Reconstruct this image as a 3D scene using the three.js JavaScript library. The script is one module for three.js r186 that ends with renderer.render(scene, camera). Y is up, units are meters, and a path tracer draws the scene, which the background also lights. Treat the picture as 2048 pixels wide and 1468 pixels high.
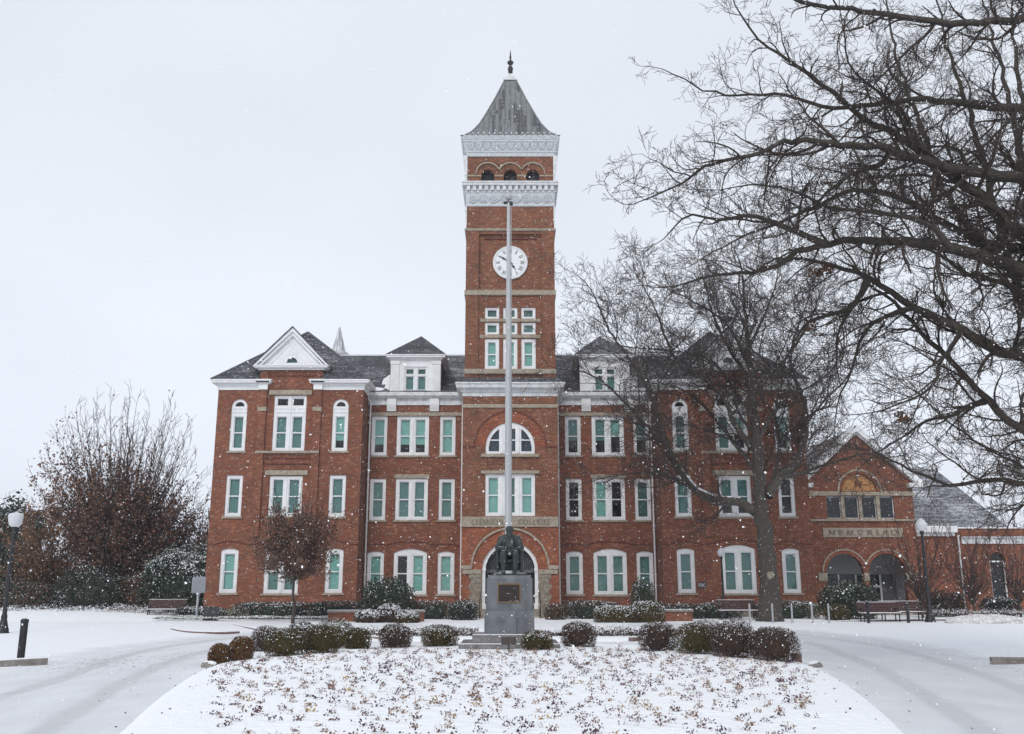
import * as THREE from 'three';
import { mergeGeometries, mergeVertices, toCreasedNormals } from 'three/addons/utils/BufferGeometryUtils.js';
import { RoundedBoxGeometry } from 'three/addons/geometries/RoundedBoxGeometry.js';
import { TextGeometry } from 'three/addons/geometries/TextGeometry.js';
import { FontLoader } from 'three/addons/loaders/FontLoader.js';
import { MarchingCubes } from 'three/addons/objects/MarchingCubes.js';
import { ImprovedNoise } from 'three/addons/math/ImprovedNoise.js';

// ------------------------------------------------------------------ camera, sky, sun, exposure
const scene = new THREE.Scene();
const camera = new THREE.PerspectiveCamera(42.245, 1024 / 734, 0.1, 2000);
camera.position.set(0, 1.725, 0);
camera.rotation.set(Math.atan(445 / 1900), 0, 0);
const renderer = new THREE.WebGLRenderer({ antialias: true });
renderer.toneMapping = THREE.LinearToneMapping;
renderer.toneMappingExposure = 1.04;
renderer.shadowMap.enabled = true;

const perlin = new ImprovedNoise();
const N3 = (x, y, z) => perlin.noise(x, y, z);
function fbm(x, y, z, o = 4) { let a = 0.5, s = 0; for (let i = 0; i < o; i++) { s += a * N3(x, y, z); x *= 2.03; y *= 2.03; z *= 2.03; a *= 0.5; } return s; }
const smooth = (a, b, x) => { const t = Math.min(1, Math.max(0, (x - a) / (b - a))); return t * t * (3 - 2 * t); };
const lerp = (a, b, t) => a + (b - a) * t;

{ // overcast snow sky: soft, nearly even cloud, no sun disc
  const w = 512, h = 256, d = new Float32Array(w * h * 4);
  for (let j = 0; j < h; j++) for (let i = 0; i < w; i++) {
    const el = ((j + 0.5) / h - 0.5) * Math.PI, az = (i + 0.5) / w * 2 * Math.PI;
    const x = Math.cos(el) * Math.cos(az), y = Math.sin(el), z = Math.cos(el) * Math.sin(az);
    let c = fbm(x * 1.5 + 3.1, y * 2.4 + 0.7, z * 1.5 - 1.3, 4) * 0.14 + fbm(x * 4.2, y * 7, z * 4.2 + 5, 3) * 0.045;
    let k = (0.96 - 0.24 * Math.max(0, y)) * (1 + c);
    const o = (j * w + i) * 4;
    if (y < 0) k = 0.8;
    d[o] = k * 0.925; d[o + 1] = k * 0.985; d[o + 2] = k * 1.085; d[o + 3] = 1;
  }
  const t = new THREE.DataTexture(d, w, h, THREE.RGBAFormat, THREE.FloatType);
  t.mapping = THREE.EquirectangularReflectionMapping; t.magFilter = THREE.LinearFilter; t.minFilter = THREE.LinearFilter;
  t.wrapS = THREE.RepeatWrapping; t.needsUpdate = true;
  scene.background = t; scene.environment = t;
}
const sun = new THREE.DirectionalLight(new THREE.Color(1, 0.975, 0.94), 1.45);
sun.position.set(-14, 46, 22); sun.target.position.set(0, 0, -30);
sun.castShadow = true; sun.shadow.radius = 45; sun.shadow.mapSize.set(2048, 2048);
Object.assign(sun.shadow.camera, { left: -50, right: 50, top: 50, bottom: -50, near: 1, far: 160 });
scene.add(sun, sun.target);

// ------------------------------------------------------------------ helpers
function mulberry(a) { return function () { a |= 0; a = a + 0x6D2B79F5 | 0; let t = Math.imul(a ^ a >>> 15, 1 | a); t = t + Math.imul(t ^ t >>> 7, 61 | t) ^ t; return ((t ^ t >>> 14) >>> 0) / 4294967296; }; }
let rnd = mulberry(7);
const R = (a, b) => a + (b - a) * rnd();
const used = {};
function numbered(n) { used[n] = (used[n] || 0) + 1; return used[n] === 1 ? n : n + '_' + String(used[n] - 1).padStart(3, '0'); }
function shade(o) { o.castShadow = true; o.receiveShadow = true; return o; }
function tag(o, label, category, group, kind) {
  if (label) o.userData.label = label;
  if (category) o.userData.category = category;
  if (group) o.userData.group = group;
  if (kind) o.userData.kind = kind;
  return o;
}
function thing(name, label, category, pos = [0, 0, 0], turn = 0, group) {
  const o = new THREE.Group(); o.name = numbered(name); o.position.set(...pos); o.rotation.y = turn;
  scene.add(o); return tag(o, label, category, group);
}
function put(name, geo, mat, parent) {
  const list = Array.isArray(geo) ? geo : [geo];
  const g = list.length > 1 ? mergeGeometries(list.map(clean), false) : list[0];
  const m = shade(new THREE.Mesh(g, mat));
  if (parent) { m.name = name; parent.add(m); } else { m.name = numbered(name); scene.add(m); }
  return m;
}
function clean(g) {
  const q = g.index ? g.toNonIndexed() : g;
  for (const k of Object.keys(q.attributes)) if (!['position', 'normal', 'uv', 'color'].includes(k)) q.deleteAttribute(k);
  return q;
}
function copy(o, label, group) { const c = o.clone(); c.name = numbered(o.name.replace(/_\d\d\d$/, '')); c.userData = { ...o.userData }; if (label) c.userData.label = label; if (group) c.userData.group = group; scene.add(c); return c; }
// texture coordinates in metres, from the plane a face lies closest to
function uvBox(g, s = 1) {
  g = clean(g); const p = g.attributes.position, uv = new Float32Array(p.count * 2);
  const a = new THREE.Vector3(), b = new THREE.Vector3(), c = new THREE.Vector3();
  for (let i = 0; i < p.count; i += 3) {
    a.fromBufferAttribute(p, i); b.fromBufferAttribute(p, i + 1); c.fromBufferAttribute(p, i + 2);
    const n = b.clone().sub(a).cross(c.clone().sub(a)); const x = Math.abs(n.x), y = Math.abs(n.y), z = Math.abs(n.z);
    [a, b, c].forEach((v, k) => {
      let u, w; if (z >= x && z >= y) { u = v.x; w = v.y; } else if (x >= y) { u = v.z; w = v.y; } else { u = v.x; w = v.z; }
      uv[(i + k) * 2] = u * s; uv[(i + k) * 2 + 1] = w * s;
    });
  }
  g.setAttribute('uv', new THREE.BufferAttribute(uv, 2)); return g;
}
function box(x0, x1, y0, y1, z0, z1) { const g = new THREE.BoxGeometry(Math.abs(x1 - x0), Math.abs(y1 - y0), Math.abs(z1 - z0)); g.translate((x0 + x1) / 2, (y0 + y1) / 2, (z0 + z1) / 2); return uvBox(g); }
function rbox(x0, x1, y0, y1, z0, z1, r = 0.02) { const g = new RoundedBoxGeometry(Math.abs(x1 - x0), Math.abs(y1 - y0), Math.abs(z1 - z0), 1, r); g.translate((x0 + x1) / 2, (y0 + y1) / 2, (z0 + z1) / 2); return uvBox(g); }
function shapeOf(pts) { return new THREE.Shape(pts.map(([x, y]) => new THREE.Vector2(x, y))); }
function slab(pts, holes, z, thick) { // plate in the xy plane whose front face lies at z
  const s = shapeOf(pts); for (const h of holes) s.holes.push(new THREE.Path(h.map(([x, y]) => new THREE.Vector2(x, y))));
  const g = new THREE.ExtrudeGeometry(s, { depth: thick, bevelEnabled: false, curveSegments: 1 }); g.translate(0, 0, z - thick); return uvBox(g);
}
function arcPts(cx, cy, r, a0, a1, n) { const o = []; for (let i = 0; i <= n; i++) { const a = lerp(a0, a1, i / n); o.push([cx + r * Math.cos(a), cy + r * Math.sin(a)]); } return o; }
function outline(cx, w, y0, y1, rise = 0, e = 0) { // rectangle whose head may be an arc of the given rise
  const x0 = cx - w / 2 - e, x1 = cx + w / 2 + e, b = y0 - e;
  if (!rise) return [[x0, b], [x1, b], [x1, y1 + e], [x0, y1 + e]];
  const hw = w / 2, rad = (hw * hw + rise * rise) / (2 * rise), cy = y1 - rad, half = Math.asin(Math.min(1, hw / rad));
  return [[x0, b], [x1, b], ...arcPts(cx, cy, rad + e, Math.PI / 2 - half, Math.PI / 2 + half, 16)];
}
function band(cx, cy, r0, r1, a0, a1, z, thick, n = 28) { return slab([...arcPts(cx, cy, r1, a0, a1, n), ...arcPts(cx, cy, r0, a1, a0, n)], [], z, thick); }
// moulding swept round a rectangle with mitred corners; profile = [[outward, y], ...]
function sweep(profile, x0, x1, z0, z1) {
  const pos = []; const ring = ([o, y]) => [[x0 - o, y, z1 + o], [x1 + o, y, z1 + o], [x1 + o, y, z0 - o], [x0 - o, y, z0 - o]];
  for (let i = 0; i + 1 < profile.length; i++) {
    const a = ring(profile[i]), b = ring(profile[i + 1]);
    for (let k = 0; k < 4; k++) { const l = (k + 1) % 4; pos.push(...a[k], ...a[l], ...b[l], ...a[k], ...b[l], ...b[k]); }
  }
  const g = new THREE.BufferGeometry(); g.setAttribute('position', new THREE.Float32BufferAttribute(pos, 3)); g.computeVertexNormals(); return uvBox(g);
}
function facet(polys) { // flat polygons, uv in metres along the slope
  const pos = [], uv = [];
  for (const P of polys) {
    const v = P.map(p => new THREE.Vector3(...p)), n = v[1].clone().sub(v[0]).cross(v[2].clone().sub(v[0])).normalize();
    const u = new THREE.Vector3(0, 1, 0).cross(n); if (u.lengthSq() < 1e-6) u.set(1, 0, 0); u.normalize(); const w = n.clone().cross(u);
    for (let i = 1; i + 1 < v.length; i++) for (const q of [v[0], v[i], v[i + 1]]) { pos.push(q.x, q.y, q.z); uv.push(q.dot(u), q.dot(w)); }
  }
  const g = new THREE.BufferGeometry(); g.setAttribute('position', new THREE.Float32BufferAttribute(pos, 3)); g.setAttribute('uv', new THREE.Float32BufferAttribute(uv, 2)); g.computeVertexNormals(); return g;
}
function bar(a, b, r0, r1 = r0, sides = 8) {
  const A = new THREE.Vector3(...a), B = new THREE.Vector3(...b), L = A.distanceTo(B);
  const g = new THREE.CylinderGeometry(r1, r0, L, sides, 1); g.translate(0, L / 2, 0);
  g.applyQuaternion(new THREE.Quaternion().setFromUnitVectors(new THREE.Vector3(0, 1, 0), B.sub(A).normalize())); g.translate(...a); return clean(g);
}
function beam(a, b, w, d) { // rectangular bar from a to b
  const A = new THREE.Vector3(...a), B = new THREE.Vector3(...b), L = A.distanceTo(B);
  const g = new THREE.BoxGeometry(w, L, d); g.translate(0, L / 2, 0);
  g.applyQuaternion(new THREE.Quaternion().setFromUnitVectors(new THREE.Vector3(0, 1, 0), B.sub(A).normalize())); g.translate(...a); return uvBox(g);
}
function pipe(pts, r, sides = 8, seg) { return clean(new THREE.TubeGeometry(new THREE.CatmullRomCurve3(pts.map(p => new THREE.Vector3(...p)), false, 'catmullrom', 0.2), seg || pts.length * 5, r, sides)); }
function turned(profile, seg = 20) { return clean(new THREE.LatheGeometry(profile.map(([r, y]) => new THREE.Vector2(r, y)), seg)); }
function at(g, x, y, z) { g.translate(x, y, z); return g; }

// ------------------------------------------------------------------ textures and materials
function tex(w, h, f, srgb = false, wrap = true) {
  const d = new Uint8Array(w * h * 4);
  for (let j = 0; j < h; j++) for (let i = 0; i < w; i++) {
    const c = f(i, j), o = (j * w + i) * 4;
    for (let k = 0; k < 3; k++) { let v = Math.min(1, Math.max(0, c[k])); if (srgb) v = v <= 0.0031308 ? v * 12.92 : 1.055 * Math.pow(v, 1 / 2.4) - 0.055; d[o + k] = Math.round(v * 255); }
    d[o + 3] = 255;
  }
  const t = new THREE.DataTexture(d, w, h); t.magFilter = THREE.LinearFilter; t.minFilter = THREE.LinearMipmapLinearFilter; t.generateMipmaps = true;
  if (wrap) t.wrapS = t.wrapT = THREE.RepeatWrapping; if (srgb) t.colorSpace = THREE.SRGBColorSpace; t.needsUpdate = true; return t;
}
const hash = (x, y, s = 0) => { let h = Math.imul((x | 0) + 0x9E3779B9 | 0, 0x85EBCA6B); h = Math.imul(h ^ h >>> 15 ^ ((y | 0) + 0x7F4A7C15 | 0), 0xC2B2AE35); h = Math.imul(h ^ h >>> 13 ^ Math.imul((s | 0) + 17, 0x27D4EB2F), 0x165667B1); h = Math.imul(h ^ h >>> 16, 0x9E3779B1); return ((h ^ h >>> 15) >>> 0) / 4294967296; };
// value noise on a wrapping lattice, so that the tiles are seamless
function lattice(x, y, per, seed) {
  const i = Math.floor(x), j = Math.floor(y), fx = x - i, fy = y - j, u = fx * fx * (3 - 2 * fx), v = fy * fy * (3 - 2 * fy), a = i % per, b = (i + 1) % per, c = j % per, d = (j + 1) % per;
  return lerp(lerp(hash(a, c, seed), hash(b, c, seed), u), lerp(hash(a, d, seed), hash(b, d, seed), u), v) - 0.5;
}
function tileN(i, j, w, h, f, o = 4, s = 0) { let per = Math.max(2, Math.round(f)), a = 0.62, t = 0; for (let k = 0; k < o; k++) { t += a * lattice(i / w * per, j / h * per, per, Math.round(s * 13) + k * 31); per *= 2; a *= 0.55; } return t; }
const mat = (c, rough = 0.8, o = {}) => new THREE.MeshStandardMaterial({ color: new THREE.Color().setRGB(...c), roughness: rough, ...o });
function brickSet(seed, base) {
  const W = 1536, nb = 40, nc = 112, bw = W / nb, ch = W / nc;
  const big = new Float32Array(96 * 96), mid = new Float32Array(192 * 192);
  for (let j = 0; j < 96; j++) for (let i = 0; i < 96; i++) big[j * 96 + i] = tileN(i, j, 96, 96, 9, 4, seed);
  for (let j = 0; j < 192; j++) for (let i = 0; i < 192; i++) mid[j * 192 + i] = tileN(i, j, 192, 192, 40, 3, seed + 4);
  const t = tex(W, W, (i, j) => {
    const row = Math.floor(j / ch), sh = (row & 1) * 0.5, col = Math.floor(i / bw + sh), fx = (i / bw + sh) % 1, fy = (j / ch) % 1;
    const r1 = hash(col % nb, row, seed), r2 = hash(col % nb, row, seed + 9), g = hash(i, j, seed + 3);
    const B = big[(j * 96 / W | 0) * 96 + (i * 96 / W | 0)], M = mid[(j * 192 / W | 0) * 192 + (i * 192 / W | 0)];
    let k = 0.78 + 0.44 * r1 + B * 0.5 + M * 0.35 + (g - 0.5) * 0.2;
    let c = [base[0] * k, base[1] * k * (0.85 + 0.4 * r2), base[2] * k * (0.85 + 0.35 * r2)];
    if (r2 > 0.93) c = [c[0] * 0.68, c[1] * 0.76, c[2] * 0.85];
    if (r1 > 0.95) c = [c[0] * 1.2, c[1] * 1.5, c[2] * 1.45];
    if (fx < 0.045 || fy < 0.12) { const m = 0.75 + 0.5 * g; c = [0.15 * m + base[0] * 0.15, 0.088 * m + base[1] * .2, 0.07 * m]; }
    if (M > 0.33) c = [c[0] * 1.1 + .015, c[1] * 1.12 + .012, c[2] * 1.1 + .01];
    return c;
  }, true);
  t.repeat.set(1 / 8.54, 1 / 8.54);
  return t;
}
const brickBump = tex(512, 512, (i, j) => { const row = Math.floor(j / 16), fx = (i / 32 + (row & 1) * 0.5) % 1, fy = (j / 16) % 1; const v = (fx < 0.06 || fy < 0.13) ? 0.2 : 0.75 + 0.25 * hash(i, j, 5); return [v, v, v]; });
brickBump.repeat.set(1 / (16 * 0.2135), 1 / (32 * 0.07625));
const M = {};
M.brick = new THREE.MeshStandardMaterial({ map: brickSet(11, [0.188, 0.058, 0.03]), roughness: 0.9, bumpMap: brickBump, bumpScale: 0.006 });
M.brickTower = new THREE.MeshStandardMaterial({ map: brickSet(23, [0.182, 0.064, 0.033]), roughness: 0.9, bumpMap: brickBump, bumpScale: 0.006 });
M.brickBright = new THREE.MeshStandardMaterial({ map: brickSet(31, [0.235, 0.062, 0.027]), roughness: 0.88, bumpMap: brickBump, bumpScale: 0.006 });
M.brickTrim = mat([0.115, 0.034, 0.024], 0.9);
const noiseTex = (seed, f, lo, hi, w = 256) => tex(w, w, (i, j) => { const v = lerp(lo, hi, Math.min(1, Math.max(0, 0.5 + tileN(i, j, w, w, f, 5, seed) * 1.1))) * (0.94 + 0.12 * hash(i, j, seed)); return [v, v, v]; }, true);
const colTex = (seed, f, a, b, w = 256, grain = 0.14) => tex(w, w, (i, j) => { const t = Math.min(1, Math.max(0, 0.5 + tileN(i, j, w, w, f, 5, seed) * 1.3)), g = 1 - grain / 2 + grain * hash(i, j, seed); return [0, 1, 2].map(k => lerp(a[k], b[k], t) * g); }, true);
const rough1 = tex(256, 256, (i, j) => { const v = 0.5 + tileN(i, j, 256, 256, 60, 4, 2) * 0.8 + (hash(i, j, 1) - .5) * .25; return [v, v, v]; });
function surf(t, rep, rough, bump = 0, o = {}) { t = t.clone(); t.repeat.set(1 / rep, 1 / rep); t.needsUpdate = true; const p = { map: t, roughness: rough, ...o }; if (bump) { const b = rough1.clone(); b.repeat.set(1 / rep * 2, 1 / rep * 2); b.needsUpdate = true; p.bumpMap = b; p.bumpScale = bump; } return new THREE.MeshStandardMaterial(p); }
M.stone = surf(colTex(3, 14, [0.24, 0.2, 0.155], [0.4, 0.345, 0.27]), 1.6, 0.9, 0.008);
M.stoneDark = surf(colTex(4, 16, [0.17, 0.145, 0.115], [0.36, 0.31, 0.24]), 1.2, 0.92, 0.02);
M.white = surf(colTex(5, 10, [0.66, 0.665, 0.67], [0.77, 0.775, 0.78], 256, 0.05), 3, 0.55);
M.whiteOld = surf(colTex(6, 14, [0.46, 0.47, 0.48], [0.68, 0.69, 0.7], 256, 0.08), 2.2, 0.65);
M.carved = surf(colTex(7, 30, [0.42, 0.44, 0.46], [0.66, 0.68, 0.7], 256, 0.06), 1.5, 0.7, 0.02);
M.glass = new THREE.MeshPhysicalMaterial({ color: new THREE.Color().setRGB(0.46, 0.69, 0.665), roughness: 0.03, transmission: 1, thickness: 0, ior: 1.5 });
M.glassDark = new THREE.MeshPhysicalMaterial({ color: new THREE.Color().setRGB(0.3, 0.4, 0.48), roughness: 0.04, transmission: 1, thickness: 0, ior: 1.5 });
M.blindLight = mat([0.74, 0.74, 0.7], 0.9); M.blindMid = mat([0.36, 0.36, 0.36], 0.9); M.blindGrey = mat([0.22, 0.22, 0.22], 0.9);
const slateTex = (seed, snow, rows = 26) => { // courses of small slates, snow caught along the butts
  const W = 1024, rh = W / rows / 2; const a = new Float32Array(256 * 256);
  for (let j = 0; j < 256; j++) for (let i = 0; i < 256; i++) a[j * 256 + i] = tileN(i, j, 256, 256, 4, 3, seed) * 0.9 + tileN(i, j * 3 % 256, 256, 256, 24, 3, seed + 2) * 0.7;
  return tex(W, W, (i, j) => {
    const row = Math.floor(j / rh), fy = (j / rh) % 1, col = Math.floor(i / 22 + (row & 1) * 0.5), r = hash(col, row, seed), g = hash(i, j, seed + 1), f2 = hash(i >> 1, j >> 1, seed + 7);
    const n = a[(j >> 2) * 256 + (i >> 2)];
    const k = 0.7 + 0.6 * r + (g - .5) * .3; let c = [0.045 * k, 0.046 * k, 0.055 * k];
    if (fy < 0.16) c = c.map(v => v * 0.6);
    const s = smooth(-0.25, 0.55, n + snow - 0.55 + (fy < 0.45 ? 0.34 : -0.24) + (hash(row, 7, seed) - .5) * .35 + (f2 - 0.5) * 1.1 + (r - .5) * .3);
    return c.map((v, q) => lerp(v, [0.72, 0.74, 0.78][q], s));
  }, true);
};
M.slate = surf(slateTex(41, -0.1), 9, 0.85); M.slateSnow = surf(slateTex(43, 0.34, 34), 8, 0.85); M.slatePlain = surf(slateTex(47, -0.2), 7, 0.85);
M.snow = new THREE.MeshStandardMaterial({ color: new THREE.Color().setRGB(0.86, 0.875, 0.9), roughness: 0.9 });
{ const b = tex(512, 512, (i, j) => { const v = 0.5 + tileN(i, j, 512, 512, 30, 5, 8) * 0.9; return [v, v, v]; }); b.repeat.set(1, 1); M.snow.bumpMap = b; M.snow.bumpScale = 0.03; }
M.tin = surf(tex(512, 512, (i, j) => { // weathered metal roof: grey paint flaking off in tall streaks
  const p = hash(Math.floor(i / 20), 0, 3), q = hash(Math.floor(i / 20), Math.floor(j / 170 + p * 3), 5), n = tileN(i, j, 512, 512, 22, 4, 9), st = N3(i * 0.21, j * 0.012, 3.3), sk = N3(i * .5, j * .02, 8.8);
  let k = 1 + n * 0.35 + sk * .25; let c = [0.155 * k, 0.165 * k, 0.17 * k];
  const dk = smooth(0.0, 0.14, (q - 0.6) * 0.9 + st * 0.22 + n * 0.16); return c.map((v, z) => lerp(v, [0.035, 0.035, 0.04][z], dk * .85));
}, true), 5, 0.6, 0.003);
M.iron = surf(colTex(8, 20, [0.012, 0.012, 0.014], [0.03, 0.03, 0.033]), 0.7, 0.45); M.iron.metalness = 0.3;
M.steel = mat([0.45, 0.46, 0.48], 0.35, { metalness: 0.8 });
M.pole = surf(colTex(9, 12, [0.36, 0.37, 0.38], [0.47, 0.48, 0.49], 256, .06), 1.4, 0.5); M.pole.metalness = 0.2;
M.bronze = surf(colTex(10, 26, [0.018, 0.024, 0.026], [0.05, 0.065, 0.062]), 0.5, 0.45, 0.003); M.bronze.metalness = 0.45;
M.plaque = surf(colTex(12, 18, [0.02, 0.014, 0.012], [0.045, 0.03, 0.026]), 0.5, 0.5); M.plaque.metalness = 0.4;
M.brass = mat([0.2, 0.13, 0.06], 0.45, { metalness: 0.6 });
M.granite = surf(colTex(13, 5, [0.085, 0.09, 0.102], [0.15, 0.157, 0.172], 256, 0.4), 1.1, 0.6, 0.002);
M.graniteLight = surf(colTex(14, 10, [0.13, 0.125, 0.125], [0.21, 0.2, 0.2], 256, 0.3), 1.1, 0.75, 0.004);
M.concrete = surf(colTex(15, 12, [0.17, 0.15, 0.14], [0.3, 0.27, 0.25], 256, 0.2), 1.3, 0.9, 0.006);
M.kerbRed = surf(colTex(16, 14, [0.12, 0.075, 0.07], [0.2, 0.135, 0.125], 256, .2), 1.1, 0.9, 0.006);
M.benchWood = surf(colTex(17, 14, [0.032, 0.01, 0.009], [0.06, 0.018, 0.016]), 0.8, 0.65);
M.globe = new THREE.MeshPhysicalMaterial({ color: new THREE.Color().setRGB(0.72, 0.73, 0.76), roughness: 0.35, transmission: 0.25, thickness: 0 });
M.signDark = mat([0.03, 0.03, 0.036], 0.6); M.signGrey = surf(colTex(18, 40, [0.16, 0.17, 0.19], [0.3, 0.31, 0.34]), 0.5, 0.6);
M.letter = mat([0.15, 0.125, 0.1], 0.9);
M.lead = mat([0.075, 0.076, 0.085], 0.7);
M.plaster = mat([0.35, 0.35, 0.36], 0.9); M.grey = mat([0.11, 0.11, 0.125], 0.8);
const barkTex = tex(256, 512, (i, j) => { const r = Math.abs(N3(i * 0.11, j * 0.018, 1.7)) + 0.5 * Math.abs(N3(i * .23, j * .04, 6)), k = 0.55 + r * 1.25 + (hash(i, j, 3) - .5) * .25; return [0.082 * k, 0.068 * k, 0.056 * k]; }, true);
const barkBump = tex(256, 512, (i, j) => { const r = Math.abs(N3(i * 0.11, j * 0.018, 1.7)) + 0.5 * Math.abs(N3(i * .23, j * .04, 6)), v = Math.min(1, 0.1 + r * 1.6); return [v, v, v]; });
M.bark = new THREE.MeshStandardMaterial({ map: barkTex, roughness: 0.95, bumpMap: barkBump, bumpScale: 0.03 });
M.twig = mat([0.05, 0.036, 0.03], 0.95);
M.twigRed = mat([0.06, 0.03, 0.026], 0.95);
M.leaf = new THREE.MeshStandardMaterial({ vertexColors: true, roughness: 0.85, side: THREE.DoubleSide });
// ------------------------------------------------------------------ ground, drive, islands
const groundH = (x, z) => 0.32 * smooth(34, 50, -z);
const islandW = z => z <= -23 ? 6.85 * Math.pow(Math.max(0, 1 - Math.pow((-23 - z) / 5.9, 2)), 0.38) : Math.max(0.2, 6.85 - 2.05 * Math.pow((z + 23) / 10.6, 1.3));
const TRACKS = [
  [[-4.6, -5], [-6.5, -10], [-8.3, -15.6], [-8.82, -19.1], [-9.77, -23.3], [-10.39, -26.8], [-10.7, -31], [-10.2, -35.5], [-8.6, -39.5], [-5, -42]],
  [[-3.4, -4], [-4.6, -8], [-5.81, -12.4], [-6.49, -15.2], [-7.48, -19.4], [-8.39, -24.4], [-8.77, -28.3], [-8.6, -32], [-7.6, -36.5], [-4.5, -40]],
  [[3.5, -4], [4.8, -9], [5.85, -12.45], [6.6, -15.4], [7.3, -18.3], [8.28, -22.6], [9.04, -27], [9.9, -33], [9.4, -37], [6.5, -40.5]],
  [[5.6, -6], [7.6, -12], [9.05, -17.7], [9.55, -19.6], [10.14, -22.3], [10.97, -26.6], [11.57, -30.5], [11.6, -34], [10.8, -38], [7, -42]],
];
const trackPts = TRACKS.map(t => new THREE.CatmullRomCurve3(t.map(([x, z]) => new THREE.Vector3(x, 0, z))).getPoints(120));
const LANES = [0, 2].map(k => trackPts[k].map((p, i) => p.clone().lerp(trackPts[k + 1][i], 0.5)));
const near = (pts, x, z) => { let b = 1e9; for (let i = 0; i + 1 < pts.length; i++) { const a = pts[i], c = pts[i + 1], dx = c.x - a.x, dz = c.z - a.z, t = Math.min(1, Math.max(0, ((x - a.x) * dx + (z - a.z) * dz) / (dx * dx + dz * dz || 1))), ex = x - a.x - dx * t, ez = z - a.z - dz * t; b = Math.min(b, ex * ex + ez * ez); } return Math.sqrt(b); };
{
  // snow ground reaching the horizon
  const xs = [], zs = []; for (let x = -420; x <= 420; x += Math.abs(x) < 60 ? 2 : 20) xs.push(x); for (let z = 60; z >= -520; z -= z > -80 ? 2 : 20) zs.push(z);
  const pos = [], uv = [], idx = [];
  zs.forEach(z => xs.forEach(x => {
    const core = Math.abs(x) < 23 && z > -45 && z < -1.5;
    let y = groundH(x, z) + (core ? -0.05 : 0) + N3(x * 0.21, z * 0.21, 2) * 0.035 * (core ? 0 : 1);
    if (z < -44 && x < -14) y += 0.35 * smooth(-14, -22, x) * smooth(44, 52, -z);       // low bank under the leafy trees
    if (z < -80) y -= (-z - 80) * 0.012;
    pos.push(x, y, z); uv.push(x / 4, z / 4);
  }));
  const n = xs.length; for (let j = 0; j + 1 < zs.length; j++) for (let i = 0; i + 1 < n; i++) { const a = j * n + i; idx.push(a, a + 1, a + n, a + 1, a + n + 1, a + n); }
  const g = new THREE.BufferGeometry(); g.setAttribute('position', new THREE.Float32BufferAttribute(pos, 3)); g.setAttribute('uv', new THREE.Float32BufferAttribute(uv, 2)); g.setIndex(idx); g.computeVertexNormals();
  tag(put('ground', g, M.snow), 'level lawn ground covered in fresh white snow', 'ground', null, 'structure');
}
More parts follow.
